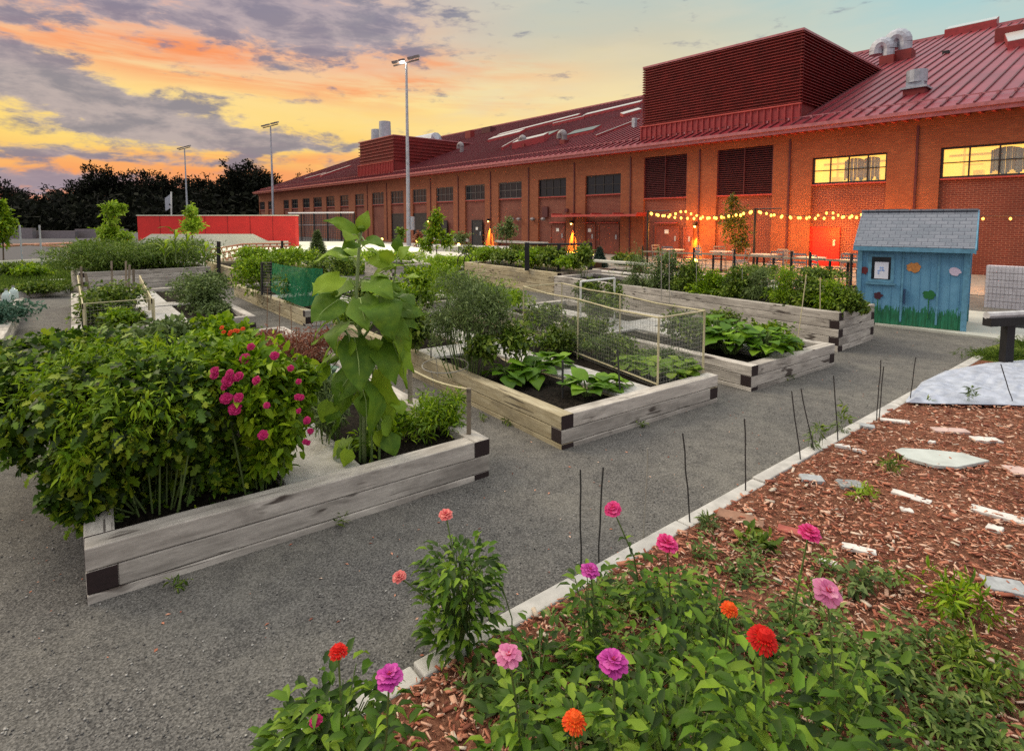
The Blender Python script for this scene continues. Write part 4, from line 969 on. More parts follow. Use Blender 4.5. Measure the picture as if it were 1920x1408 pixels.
stake(879, 818, 728, B1.top - .02, 'grey wooden post at the corner of the sunflower plot', wood_old, .016, flat=True, name='wooden_post'); stake(769, 760, 690, .26, 'dark wooden post behind the sunflower', wood_old, .018, flat=True, name='wooden_post')
hp = [G(762, 693, .3), G(879, 730, .3)]; pz0 = D(766, 690, G(769, 760, .26).y); pz1 = D(879, 730, G(879, 818, .26).y)
m = MB(); m.tube([pz0.lerp(pz1, k / 8) - Z * (.03 * math.sin(math.pi * k / 8)) for k in range(9)], .008, 6); tag(m.build('white_rail', palestick, origin=tuple(pz0)), 'thin pale rail joining the two wooden posts beside the sunflower', 'rail')
ring = G(835, 688, .34); m = MB(); m.tube([(ring.x + .24 * math.cos(a), ring.y + .24 * math.sin(a), .36 + .02 * math.sin(a)) for a in np.linspace(0, 2 * math.pi, 21)], .006, 5, 0, False)
for a in (0, 2.1, 4.2): m.tube([(ring.x + .24 * math.cos(a), ring.y + .24 * math.sin(a), .36), (ring.x + .2 * math.cos(a), ring.y + .2 * math.sin(a), .18)], .004, 4)
tag(m.build('wire_hoop', greystick, origin=(ring.x, ring.y, .18)), 'pale wire hoop at the left rim of the squash plot', 'wire hoop')
zs4 = B4.sz
for px, b_, t_, lb in ((1255, 560, 470, 'tall pale cane at the far left of the tall grey bed'), (1240, 556, 478, 'thin pale cane left of the tallest cane in the tall bed'), (1392, 566, 505, 'dark cane over the black beam end of the tall bed'), (1306, 556, 486, 'short pale cane in the tall grey bed')):
    stake(px, b_, t_, zs4, lb, greystick, .007)
stake(1492, 660, 515, .2, 'long leaning pale cane in the bed with the squash mound', palestick, .006, tx=1512)
stake(1538, 590, 520, zs4, 'pale cane near the right end of the tall grey bed', palestick, .006)
# rack of black posts at the tall pale bed
for nm, px, yb, yt, Yd in (('first', 988, 500, 455, 15.0), ('second', 1048, 500, 457, 15.0), ('third', 1106, 508, 455, 15.0)):
    stake(px, yb, yt, 0, '%s black square post of the rail above the tall pale bed' % {'first': 'left', 'second': 'middle', 'third': 'right'}[nm], black, .06 if nm != 'second' else .045, Y=Yd, cat='post', name='black_post', group='black posts at the tall pale bed', flat=True)
a, b = D(988, 458, 15.0), D(1106, 458, 15.0); m = MB(); m.tube([a, b], .03, 6); tag(m.build('black_rail', black, origin=tuple(a)), 'thin black rail joining the three black posts', 'rail')
def nrand(s=1.0): return random.uniform(-s, s)
# ---------------------------------------------------------------- big leaves (sunflower, squash, kale, corn)
def big_leaf(mb, base, tip, width, up=Z, droop=.12, fold=.10, heart=True, nseg=7, wav=.02):
    base, tip = Vector(base), Vector(tip); d = tip - base; L = d.length
    if L < 1e-4: return
    sd = d.cross(up)
    if sd.length < 1e-4: sd = Vector((1, 0, 0))
    sd.normalize(); nn = sd.cross(d).normalized(); vs = []; ph = random.uniform(0, 6)
    for i in range(nseg + 1):
        t = i / nseg
        if heart: w = math.sin(min(1, (t + .10) / .40) * math.pi / 2) if t < .30 else (1 - ((t - .30) / .70) ** 1.5)
        else: w = math.sin(math.pi * min(1, t * .92 + .06)) ** .7
        w = max(w, .02) * width / 2; c = base + d * t + nn * (droop * L * math.sin(math.pi * t) ) 
        for k, q in enumerate((-1, -.55, 0, .55, 1)):
            back = -d.normalized() * (.10 * width if heart and i == 0 and abs(q) > .9 else 0)
            vs.append(c + sd * w * q + nn * (abs(q) * fold * w * 2 * .6 - (q * q) * fold * w * 1.0 + wav * L * math.sin(ph + t * 9 + q * 4) * abs(q)) + back)
    fs = [(i * 5 + k, i * 5 + k + 1, (i + 1) * 5 + k + 1, (i + 1) * 5 + k) for i in range(nseg) for k in range(4)]
    mb.add(vs, fs)
# ---- the sunflower
sb = G(683, 868, B1.sz); SY = sb.y
sun_t = thing('sunflower_plant', 'tall budding sunflower with huge heart-shaped leaves in the nearest bed', 'sunflower', tuple(sb))
sp_ = [sb, D(682, 760, SY), D(676, 640, SY - .02), D(668, 560, SY), D(672, 480, SY + .02), D(678, 425, SY + .02)]
m = MB(); m.tube(sp_, [.016, .015, .014, .013, .011, .009], 8); m.build('stalk', plain('pale_green_stalk', (.22, .30, .12), .6), sun_t, smooth=True)
m = MB()
m.tube([D(676, 640, SY - .02), D(712, 590, SY + .06), D(738, 530, SY + .1), D(745, 480, SY + .12)], [.010, .009, .007, .004], 6); m.tube([D(676, 660, SY), D(640, 610, SY + .05), D(612, 560, SY + .08)], [.009, .007, .004], 6)
for dx, tx, tyy in ((14, 700, 640), (28, 735, 720), (-8, 640, 700)): b0 = G(683 + dx, 866, B1.sz); m.tube([b0, D(684 + dx, 780, SY), D(tx, tyy, SY + .05)], [.009, .008, .005], 6)
m.build('side_stems', plain('green_side_stem', (.16, .25, .07), .6), sun_t)
# (attach y on the stalk, leaf base px, leaf tip px, depth offset of base and tip, width px)
LV = [(452, 672, 440, 606, 414, .0, -.05, 42), (450, 676, 432, 690, 395, 0, .05, 30), (455, 684, 452, 722, 462, -.03, -.15, 46), (462, 668, 455, 640, 468, -.05, -.2, 40),
      (458, 660, 440, 648, 452, -.1, -.22, 40), (470, 690, 468, 712, 480, .05, .1, 34),
      (500, 650, 482, 588, 492, -.03, -.10, 48), (505, 655, 486, 612, 472, .08, .15, 44), (505, 692, 492, 742, 506, .02, .1, 42), (500, 668, 480, 648, 470, .1, .22, 46),
      (540, 640, 520, 585, 555, -.08, -.22, 62), (545, 690, 528, 738, 560, -.08, -.24, 70), (535, 700, 520, 760, 500, .05, .12, 50), (550, 664, 538, 620, 560, .04, .10, 58),
      (580, 634, 562, 584, 606, -.10, -.26, 76), (585, 700, 560, 738, 640, -.12, -.30, 92), (570, 712, 556, 768, 556, .04, .08, 56), (575, 676, 560, 690, 620, -.14, -.34, 80), (580, 640, 556, 600, 545, .06, .1, 56),
      (620, 705, 585, 752, 680, -.06, -.16, 84), (622, 650, 604, 628, 662, -.15, -.32, 74), (630, 644, 620, 584, 648, .0, -.02, 60), (620, 724, 590, 786, 620, .08, .12, 54), (600, 732, 580, 800, 590, .1, .15, 50),
      (660, 664, 632, 676, 738, -.16, -.34, 100), (662, 708, 640, 742, 722, -.1, -.20, 74), (655, 650, 645, 592, 700, .05, .03, 56), (668, 730, 650, 776, 700, .06, .08, 56),
      (690, 668, 688, 626, 762, -.04, -.14, 76), (700, 710, 690, 752, 770, .0, -.08, 64), (710, 672, 700, 690, 826, -.14, -.28, 84), (720, 700, 712, 736, 800, .06, .04, 54), (690, 640, 668, 604, 724, .12, .15, 50),
      (735, 660, 722, 632, 800, .05, -.02, 48), (740, 700, 750, 716, 820, .05, .02, 44), (600, 725, 610, 770, 660, .12, .08, 60), (560, 746, 566, 778, 612, .16, .16, 46), (640, 742, 650, 762, 730, .14, .1, 48)]
L2 = [(742, 490, 770, 462, 34), (740, 500, 712, 470, 30), (745, 482, 750, 440, 26), (740, 530, 790, 520, 40), (735, 545, 780, 575, 44), (725, 560, 776, 610, 46), (715, 585, 770, 640, 44), (738, 520, 700, 520, 36), (720, 600, 752, 690, 46), (612, 560, 585, 530, 36), (615, 565, 590, 590, 34), (630, 590, 590, 640, 40), (640, 612, 606, 690, 44)]
m = MB(); pe = MB(); vn = MB()
def stalk_at(py):
    for a, b in zip(sp_, sp_[1:]):
        za = (sp_.index(a)); 
    ys = [868, 760, 640, 560, 480, 425]
    for i in range(5):
        if ys[i] >= py >= ys[i + 1]: return sp_[i].lerp(sp_[i + 1], (ys[i] - py) / (ys[i] - ys[i + 1]))
    return sp_[-1]
for (ay, bx, by, tx, ty, d0, d1, wp) in LV:
    a = stalk_at(ay); b = D(bx, by, SY + d0); t_ = D(tx, ty, SY + d1)
    pe.tube([a, a.lerp(b, .5) + Z * .03, b], [.006, .005, .004], 5)
    upv = Vector((random.uniform(-.6, .6), random.uniform(-.9, .1), .8)); big_leaf(m, b, t_, wp * SY / F * random.uniform(.72, .98), upv, random.uniform(.02, .26), random.uniform(.15, .4), wav=.06); vn.tube([b, b.lerp(t_, .5) + upv.normalized() * (t_ - b).length * .12 - upv.normalized() * .01, b.lerp(t_, .9)], [.004, .003, .001], 4)
for k in range(34):
    sy = random.uniform(600, 835); a = random.uniform(-1, 1); c_ = 684 + a * (74 - abs(sy - 680) * .22); L2.append((c_, sy, c_ + a * 24 + nrand(10), sy + random.uniform(26, 58), random.uniform(30, 54)))
for (bx, by, tx, ty, wp) in L2:
    dd = random.uniform(-.18, .16); b = D(bx, by, SY + dd); t_ = D(tx, ty, SY + dd + random.uniform(-.12, .08)); upv = Vector((random.uniform(-.6, .6), random.uniform(-.9, .1), .8)); q = b.lerp(t_, .25); pe.tube([b, q], [.004, .003], 4)
    big_leaf(m, q, t_, wp * SY / F * random.uniform(.8, 1.0), upv, random.uniform(.05, .2), .22, wav=.045)
m.build('leaves', GS, sun_t, smooth=True); pe.build('leaf_stalks', plain('leaf_stalk_green', (.30, .42, .14), .6), sun_t); vn.build('leaf_veins', plain('leaf_vein_green', (.30, .42, .12), .6), sun_t)
m = MB()
for (px, py, dd) in ((678, 428, 0), (627, 549, -.1), (745, 545, .05)): c_ = D(px, py, SY + dd); m.ball(c_, .028, 8, 0, (1, 1, .8))
m.build_each('bud', GS, sun_t)

# ---- big plants with radial large leaves
def rosette(name, label, cat, c, n, h, r, lw, mat, z0, droop=.12, heart=True, group=None, fan=.4):
    t = thing(name, label, cat, (c[0], c[1], z0), 0, group); m = MB(); p = MB(); c = Vector((c[0], c[1], z0))
    for k in range(n):
        a = random.uniform(0, 6.28); rr = r * random.uniform(.15, 1.0) ** .8; hh = h * random.uniform(.55, 1.0) * (1.1 - .5 * rr / r)
        b = c + Vector((math.cos(a) * rr * .7, math.sin(a) * rr * .7, hh)); L = lw * random.uniform(.7, 1.15)
        tp = b + Vector((math.cos(a + random.uniform(-.5, .5)), math.sin(a + random.uniform(-.5, .5)), random.uniform(-.5, .35))).normalized() * L
        big_leaf(m, b, tp, L * random.uniform(.75, 1.0), Vector((random.uniform(-.3, .3), random.uniform(-.3, .3), 1)), droop, .15, heart, 6, .035)
        p.tube([c + Vector((math.cos(a), math.sin(a), 0)) * rr * .15, c.lerp(b, .6) + Z * h * .15, b], [.007, .006, .004], 5)
    m.build('leaves', mat, t, smooth=True); p.build('leaf_stalks', stemm, t); return t
for px, py, n, h, r, lb in ((950, 705, 16, .14, .20, 'low squash plant left of the black stake'), (998, 700, 18, .17, .20, 'larger squash plant just behind the black stake'), (1030, 680, 12, .15, .16, 'squash plant furthest back in the dark soil'),
                           (1100, 730, 14, .13, .18, 'squash plant at the front rim corner of the dark soil'), (1135, 720, 9, .12, .14, 'small squash plant next to the leaning stake')):
    p = G(px, py + 14, zs2); rosette('squash_plant', lb, 'squash plant', (p.x, p.y), n + 4, h * 1.35, r * 1.1, .20, GQ, zs2, group='squash plants in dark soil')
zs3 = B3.sz; GLT = foliage('lettuce_leaf', [(.14, .26, .02), (.24, .40, .03), (.38, .52, .06)], .4)
for px, py, n, h, r, lb in ((1370, 650, 46, .34, .42, 'tall left half of the squash mound in the low bed'), (1430, 655, 50, .30, .45, 'right half of the squash mound in the low bed'), (1340, 640, 34, .36, .32, 'squash leaves behind the squash mound')):
    p = G(px, py + 14, zs3); rosette('squash_mound', lb, 'squash plant', (p.x, p.y), int(n * 1.5), h * 1.25, r * 1.1, .17, GQ, zs3, group='squash mound')
for i, (px, py) in enumerate(((1180, 688), (1205, 696), (1232, 702), (1258, 705), (1285, 700), (1195, 676), (1225, 684), (1252, 690), (1276, 690), (1160, 672), (1145, 660))):
    p = G(px, py + 10, zs2); rosette('lettuce_plant', ['bright lettuce at the front left corner of the netted frame', 'lettuce second from the front left in the netted frame', 'lettuce in the middle of the front row under netting', 'lettuce beside the front stick post', 'lettuce in the front right corner of the netted frame', 'lettuce behind the front left lettuce', 'lettuce in the centre of the netted frame', 'lettuce behind the front stick post', 'lettuce against the right netting', 'lettuce toward the middle left stick', 'lettuce furthest back in the netted frame'][i], 'lettuce', (p.x, p.y), 34, .20, .15, .13, GLT, zs2, .1, False, group='lettuces in the netted frame')
p = G(590, 745, B1.sz); rosette('kale_plant', 'blue-green kale between the zinnia bush and the sunflower', 'kale', (p.x, p.y), 18, .28, .22, .2, GB, B1.sz)
p = G(575, 725, B1.sz); rosette('cabbage_plant', 'blue-green cabbage by the cross boards of the nearest bed', 'cabbage', (p.x, p.y), 14, .16, .16, .18, GB, B1.sz)

# ---- leafy masses in the nearest bed
Y1 = 3.3
bush('tomato_thicket', 'huge dark tomato thicket filling the front left of the nearest bed', 'tomato plant',
     [pb(180, 740, 3.15, 85, 65, .35, .8), pb(290, 720, 3.15, 90, 62, .36, .9), pb(385, 745, 3.2, 70, 70, .3, .7), pb(235, 800, 2.95, 80, 60, .22, .6), pb(340, 810, 3.1, 60, 55, .2, .4), pb(150, 850, 2.95, 48, 80, .2, .4), pb(215, 900, 3.1, 60, 80, .2, .35), pb(300, 900, 3.35, 80, 80, .22, .3), pb(410, 860, 3.35, 60, 80, .24, .35), pb(470, 880, 3.55, 55, 70, .2, .3), pb(320, 675, 3.6, 110, 40, .45, .6), pb(220, 670, 3.6, 60, 34, .4, .4), pb(120, 920, 2.95, 26, 46, .14, .15), pb(160, 955, 2.95, 30, 40, .14, .12)],
     25000, .050, G1, T_LOBE, B1.sz, 44, sr=.006, droop=.45)
tt = [o for o in bpy.data.objects if o.name == 'tomato_thicket'][0]
foliage_part('young_shoots', tt, [pb(180, 690, 3.3, 90, 50, .4, 1), pb(290, 680, 3.3, 90, 50, .4, 1), pb(370, 700, 3.4, 60, 50, .3, .7), pb(110, 730, 3.3, 60, 50, .3, .6), pb(240, 760, 2.95, 120, 60, .25, .7), pb(160, 860, 2.85, 40, 60, .15, .3)], 9000, .048, G4, T_NARROW, droop=.2, floor=B1.sz)
bush('trailing_vine', 'vine hanging over the left side of the nearest bed above the gravel', 'vine',
     [pb(60, 730, 3.5, 95, 80, .35, 1), pb(170, 690, 3.6, 100, 60, .4, .7), pb(50, 810, 3.4, 40, 40, .2, .3), pb(125, 650, 4.0, 130, 36, .4, .6)],
     13000, .052, G1, T_LOBE, 0.0, 14, droop=.45, base=(B1.P(.2, .9).x, B1.P(.2, .9).y, B1.sz))
bush('trailing_vine', 'small sprig of vine dangling below the left vine', 'vine', [pb(55, 865, 3.4, 10, 24, .06, 1), pb(120, 850, 3.3, 16, 30, .08, 1)], 260, .05, G1, T_LEAF, 0, 3, base=(B1.P(.15, .8).x, B1.P(.15, .8).y, B1.sz))
bush('tomato_plant', 'feathery pale tomato plants at the back left of the nearest bed', 'tomato plant',
     [pb(260, 660, 4.6, 120, 48, .45, 1), pb(150, 680, 4.4, 110, 45, .4, .8), pb(330, 640, 4.8, 60, 40, .3, .5)], 9000, .055, G3, T_LEAF, B1.sz, 16, per=40, spread=.3, surf=.6)
bush('zinnia_bush', 'bushy yellow-green zinnia bush with crimson flowers in the nearest bed', 'zinnia bush',
     [pb(480, 730, 3.4, 82, 80, .30, 1.2), pb(530, 790, 3.4, 48, 70, .22, .6), pb(440, 690, 3.5, 60, 50, .3, .5), pb(512, 850, 3.4, 34, 45, .16, .3), pb(558, 730, 3.55, 20, 50, .18, .25)],
     9500, .062, G4, T_LEAF, B1.sz, 18, per=40, spread=.26, surf=.75, droop=.1)
bush('nasturtium_bush', 'lime-green bush with small orange flowers behind the zinnia bush', 'flower bush',
     [pb(425, 640, 4.7, 58, 34, .3, 1), pb(400, 615, 5.0, 36, 20, .25, .5)], 3200, .05, G4, T_ROUND, B1.sz, 8, per=30)
PINK = [foliage('magenta_petal', [(.42, .008, .10), (.62, .02, .17), (.72, .05, .24)], .25, .7), foliage('violet_pink_petal', [(.46, .04, .30), (.66, .08, .44), (.78, .16, .52)], .3, .7),
        foliage('red_petal', [(.52, .006, .004), (.75, .010, .006), (.85, .03, .01)], .2, .7), foliage('orange_petal', [(.72, .05, .005), (.85, .10, .01), (.9, .2, .02)], .25, .7), foliage('salmon_petal', [(.75, .16, .16), (.82, .25, .22), (.9, .35, .3)], .3, .7),
        foliage('hot_pink_petal', [(.62, .02, .16), (.76, .06, .26), (.85, .14, .36)], .3, .7), foliage('light_pink_petal', [(.60, .16, .34), (.75, .26, .45), (.85, .42, .55)], .35, .7)]
seedm = plain('flower_centre', (.28, .10, .02), .8); eyem = plain('flower_eye', (.45, .02, .06), .8)
_pv = lambda w: (np.array([(0, 0, 0), (.45, w * .42, .05), (.45, 0, .0), (.45, -w * .42, .05), (.86, w * .5, .02), (.9, 0, .0), (.86, -w * .5, .02), (1.02, w * .2, -.04), (1.02, -w * .2, -.04)], float), [(0, 2, 1), (0, 3, 2), (2, 5, 4, 1), (3, 6, 5, 2), (5, 7, 4), (6, 8, 5), (5, 8, 7)])
T_PETAL = _pv(.50); T_PETALN = _pv(.26)
def bloom(parent, c, R_, mat, nrm, layers=5, pom=False, nm='flower', origin=None, cat=None, flat=False):
    nrm = Vector(nrm).normalized(); x, y = perp(nrm); x, y, nn = np.array(x), np.array(y), np.array(nrm); P = []; Dv = []; Nv = []; Ls = []
    for l in range(layers):
        f = l / max(1, layers - 1); k = int((20 if not pom else 34) * (1 - f * .45)); elev = (-.10 + f * .95) if not pom else (-.35 + f * 1.75); Ll = R_ * (1 - f * .62) * (1 if not pom else .62)
        if flat: elev = .05 + f * .3; k = 12; Ll = R_ * (1 - .3 * f)
        for j in range(k):
            a = 2 * math.pi * (j + .5 * (l % 2)) / k + random.uniform(-.06, .06); e = elev + random.uniform(-.13, .13)
            rad = x * math.cos(a) + y * math.sin(a); dv = rad * math.cos(e) + nn * math.sin(e); nv = nn * math.cos(e) - rad * math.sin(e)
            c0_ = np.array(c) + (rad * (.10 if not pom else .42) * R_ * (1 - f * .9)) + nn * R_ * (f * .34 if not pom else f * .55)
            P.append(c0_); Dv.append(dv); Nv.append(nv); Ls.append(Ll * random.uniform(.85, 1.1))
    tp = T_PETAL if not pom else T_PETALN
    o = leafmesh(nm, mat, parent, np.array(P), np.array(Dv), np.array(Nv), np.array(Ls), tp, origin=origin)
    m = MB(); m.ball(Vector(c) + nrm * R_ * (.22 if not pom else .3), R_ * (.24 if not pom else .5), 8); m.build('centre', (eyem if not pom else mat) if not flat else seedm, o)
    return o
zb = [o for o in bpy.data.objects if o.name.startswith('zinnia_bush')][0]
for i, (px, py, r) in enumerate(((458, 672, 10), (402, 702, 9), (427, 713, 11), (447, 705, 9), (480, 713, 8), (515, 667, 8), (424, 746, 11), (447, 745, 9), (440, 766, 11), (493, 815, 9), (558, 744, 6), (560, 715, 5), (575, 788, 7), (582, 808, 6), (577, 830, 5), (430, 700, 8), (436, 770, 8), (402, 695, 8), (545, 690, 6), (500, 760, 6), (470, 650, 7), (560, 770, 5), (572, 828, 5), (565, 745, 6), (420, 725, 7))):
    c = D(px, py, 3.06 + (.12 if px > 540 else 0) + (.22 if py < 680 else 0)); bloom(zb, c, r * c.y / F * 1.0, PINK[0], (random.uniform(-.4, .4), -1, .7), 4, nm='flower')
nb_ = [o for o in bpy.data.objects if o.name.startswith('nasturtium_bush')][0]
for i in range(7): c = D(405 + random.uniform(0, 55), 622 + random.uniform(-9, 9), 4.5); bloom(nb_, c, .017, PINK[3], (0, -1, .8), 2, nm='flower')
bush('bean_tangle', 'dry reddish-brown bean tangle at the back of the nearest bed', 'dead bean plants',
     [pb(540, 655, 6.4, 60, 34, .5, 1), pb(600, 650, 6.4, 40, 42, .4, .8), pb(500, 640, 6.9, 36, 22, .4, .5)], 4200, .05, GR, T_NARROW, B1.sz, 60, smat=drystem, sr=.004, per=20, spread=.4, surf=.4)
for i, (px, b_, t_) in enumerate(((500, 600, 540), (523, 620, 562), (547, 610, 574), (592, 600, 586), (556, 700, 615), (582, 695, 660), (600, 640, 590))):
    stake(px, b_ + 20, t_, .26, 'thin dry cane among the brown bean tangle, %s from the left' % ordn[i], drystem, .005, tx=px + random.uniform(-3, 3), group='dry canes')
bush('tomato_plant', 'feathery yellow-green tomato plant in front of the grey wooden post', 'tomato plant', [pb(800, 780, 4.3, 55, 34, .3, 1), pb(845, 790, 4.3, 28, 26, .2, .5), pb(850, 750, 4.4, 24, 18, .15, .25)], 2600, .05, G4, T_NARROW, B1.sz, 12, per=24, spread=.35, surf=.4)
bush('herb_clump', 'grey-green herb clump left of the sunflower stalk', 'herb', [pb(620, 780, 4.1, 34, 40, .22, 1), pb(600, 740, 4.3, 30, 36, .2, .8)], 1800, .05, G3, T_NARROW, B1.sz, 14, per=22)
bush('bean_plant', 'small leafy plant at the foot of the sunflower', 'bean plant', [pb(735, 800, 4.1, 40, 30, .2, 1), pb(690, 830, 3.9, 30, 22, .15, .4)], 700, .055, G4, T_LEAF, B1.sz, 8, per=16)

# ---- middle beds
bush('asparagus_bush', 'tall airy grey-green bush left of the squash plants', 'asparagus bush', [pb(880, 590, 5.9, 66, 66, .4, 1.2), pb(830, 615, 6.0, 36, 50, .3, .5), pb(925, 590, 6.0, 40, 60, .35, .8), pb(870, 540, 6.3, 60, 36, .35, .6)], 11000, .042, G3, T_NARROW, zs2, 24, per=36, spread=.42, surf=.5)
bush('tomato_plant', 'dark leafy tomato plant at the foot of the airy bush', 'tomato plant', [pb(965, 640, 6.0, 40, 34, .3, 1), pb(905, 655, 5.7, 30, 26, .22, .6)], 2200, .055, G2, T_LEAF, zs2, 8, per=20)
bush('fennel_clump', 'yellow-green feathery clump behind the airy bush', 'fennel', [pb(860, 540, 7.6, 62, 34, .4, 1), pb(920, 560, 7.6, 60, 34, .4, 1), pb(830, 520, 8.2, 40, 24, .3, .5)], 7000, .045, G4, T_NARROW, .24, 20, per=30, spread=.4)
bush('pepper_row', 'row of dark green peppers inside the netted frame', 'pepper plants', [pb(1020, 600, 8.0, 48, 30, .4, 1), pb(1100, 625, 7.3, 60, 30, .35, 1), pb(1050, 640, 6.9, 55, 26, .3, .8), pb(1160, 650, 6.4, 40, 20, .25, .5)], 8000, .045, G2, T_LEAF, zs2, 24, per=26)
bush('carrot_row', 'light green carrot tops behind the lettuces', 'carrots', [pb(1130, 648, 6.5, 42, 16, .25, 1), pb(1240, 668, 6.2, 50, 14, .22, 1)], 3200, .04, G3, T_NARROW, zs2, 10, per=20)
bush('vine_bush', 'dark green bush within the white pipe frame', 'bush', [pb(1120, 580, 8.7, 34, 26, .3, 1), pb(1105, 545, 9.4, 32, 22, .3, .8), pb(1150, 560, 9.2, 24, 34, .3, .6)], 4500, .05, G2, T_LEAF, .2, 12, per=24)
bush('tomato_plant', 'grey-green tomato bush at the back left of the squash mound', 'tomato plant', [pb(1275, 610, 7.6, 34, 28, .3, 1), pb(1300, 625, 7.1, 28, 20, .25, .6), pb(1350, 600, 7.8, 50, 18, .3, .7)], 4200, .045, G2, T_LEAF, zs3, 12, per=24)
bush('bean_plant', 'light green plant right of the squash mound', 'bean plant', [pb(1475, 650, 7.0, 26, 18, .22, 1), pb(1445, 620, 7.6, 34, 20, .3, .8)], 2200, .05, G4, T_LEAF, zs3, 8, per=20)
def YB4(px, a=.42):
    lo_, hi_ = 0.0, 12.0
    for _ in range(30):
        md = (lo_ + hi_) / 2; q = B4.P(a, md); sx = 960 + F * q.x / q.y
        if sx > px: lo_ = md
        else: hi_ = md
    return B4.P(a, lo_).y
k = 0
for px, py, rx, ry, mt, tp, lb in ((1200, 505, 36, 44, G3, T_NARROW, 'tall grey-green bush at the far end of the tall grey bed'), (1250, 505, 34, 40, G3, T_LEAF, 'rounded grey-green bush second from the far end of the tall bed'), (1295, 515, 30, 28, G2, T_LEAF, 'dark bush around the short cane in the tall bed'),
                                   (1335, 530, 34, 24, G4, T_LEAF, 'bright low bush in the middle of the tall bed'), (1385, 528, 26, 28, G2, T_LEAF, 'dark bush before the second beam end of the tall bed'), (1425, 528, 18, 28, G3, T_NARROW, 'pale feathery plant in the tall bed'),
                                   (1472, 530, 28, 34, G4, T_NARROW, 'bright upright clump in the right half of the tall bed'), (1520, 545, 30, 26, G2, T_LEAF, 'low dark plant right of the bright clump in the tall bed'), (1560, 548, 30, 26, G4, T_NARROW, 'light plant near the front end of the tall bed'), (1592, 560, 26, 18, G2, T_LEAF, 'last low plant beside the blue shed')):
    Y = YB4(px); bush('bed_bush', lb, 'bush', [pb(px, py, Y, rx, ry, .3, 1), pb(px + 8, py + ry * .8, Y - .10, rx * 1.1, ry * .55, .25, .9), pb(px - 14, py + ry * .7, Y - .05, rx * 1.0, ry * .6, .25, .6)], 4200, .05, mt, tp, zs4, 10, per=22, spread=.42, surf=.45, group='plants in the tall grey bed')
for i, (px, py, rx, ry, lb) in enumerate(((915, 478, 34, 14, 'low plant at the left end of the tall pale bed'), (955, 482, 40, 14, 'spreading plant between the left end and first black post'), (1000, 485, 34, 18, 'bush at the left black post'), (1035, 483, 28, 18, 'bush before the middle black post'), (1075, 492, 36, 12, 'low plant near the right corner of the tall pale bed'), (1095, 480, 16, 18, 'upright plant beside the right black post'))):
    Y = 14.9 + (1045 - px) * .022; bush('bed_bush', lb, 'bush', [pb(px, py, Y, rx, ry, .45, 1)], 1900, .08, G2 if i % 2 else G4, T_LEAF, B5.sz, 8, per=20, spread=.42, group='plants in the tall pale bed')
# low greens in the bed behind (14) and (15)
bush('potato_rows', 'low yellow-green rows in the low bed behind the tall bushes', 'potato plants', [pb(870, 545, 10.5, 70, 14, .6, 1), pb(950, 560, 9.5, 50, 12, .5, .8), pb(790, 555, 10.2, 40, 20, .4, .8)], 5200, .06, G4, T_LEAF, .22, 10, per=24)
bush('bed_bush', 'dark leaves behind the tall grey bed near the patio', 'bush', [pb(1420, 510, 14.0, 60, 10, .8, 1), pb(1540, 515, 12.5, 50, 12, .6, 1)], 2600, .07, G2, T_LEAF, .25, 8, per=24)
for px, py, Y, rx, ry, mt, tp, lb in ((735, 560, 7.6, 44, 34, G4, T_LEAF, 'leafy yellow-green plant right of the sunflower head'), (770, 610, 6.7, 40, 34, G2, T_LEAF, 'dark leafy plant between the sunflower and the airy bush'), (790, 520, 9.6, 40, 22, G4, T_LEAF, 'light green plant behind the leafy plants right of the sunflower'),
                                   (690, 545, 10.0, 50, 22, G2, T_LEAF, 'dark green plants behind the sunflower head'), (650, 590, 8.8, 40, 26, G4, T_NARROW, 'feathery plant left behind the sunflower stalk')):
    bush('bed_bush', lb, 'bush', [pb(px, py, Y, rx, ry, .35, 1), pb(px + 12, py + ry * .5, Y, rx * .8, ry * .5, .3, .5)], 2400, .06, mt, tp, .22, 8, group='plants around the sunflower')
# ---- bed with green netting
bush('hedge_bush', 'rounded green bushes at the far end of the netting bed', 'bush', [pb(470, 515, 12.2, 30, 34, .5, 1), pb(505, 500, 12.6, 34, 26, .5, .8), pb(560, 485, 12.8, 50, 20, .5, .7)], 6500, .06, G4, T_LEAF, B7.sz, 10, per=30)
bush('tomato_plant', 'dark tomato rows wrapped by the green netting', 'tomato plant', [pb(560, 535, 10.8, 50, 34, .5, 1), pb(600, 520, 10.8, 34, 40, .4, .8), pb(640, 500, 11.5, 40, 26, .4, .6)], 5000, .055, G2, T_LEAF, B7.sz, 10, per=26)
gnm, _n, _b = newmat('green_netting_film'); _b.inputs['Base Color'].default_value = (.005, .22, .09, 1); _b.inputs['Roughness'].default_value = .5
_tr = nd(_n, 'ShaderNodeBsdfTransparent'); _mx = nd(_n, 'ShaderNodeMixShader'); _mx.inputs[0].default_value = .68; _n.links.new(_tr.outputs[0], _mx.inputs[1]); _n.links.new(_b.outputs[0], _mx.inputs[2]); _n.links.new(_mx.outputs[0], _n.nodes['Material Output'].inputs[0])
nt_ = thing('green_netting', 'sheet of dark green netting draped round the tomatoes', 'netting', tuple(G(510, 560, .25)))
pth = [D(508, 545, 11.2), D(530, 560, 10.6), D(565, 575, 10.15), D(605, 570, 10.3)]; tph = [D(508, 492, 11.2), D(530, 497, 10.6), D(565, 502, 10.15), D(605, 504, 10.3)]
m = MB(); na, nb = 40, 12
for i in range(na + 1):
    for j in range(nb + 1):
        p = lerpl(pth, i / na).lerp(lerpl(tph, i / na), j / nb); p = p + Vector((.3, -.8, 0)).normalized() * (.03 * math.sin(i * .9 + j * .35) + .02 * math.sin(i * 2.3 - j * .8)); m.v.append(tuple(p))
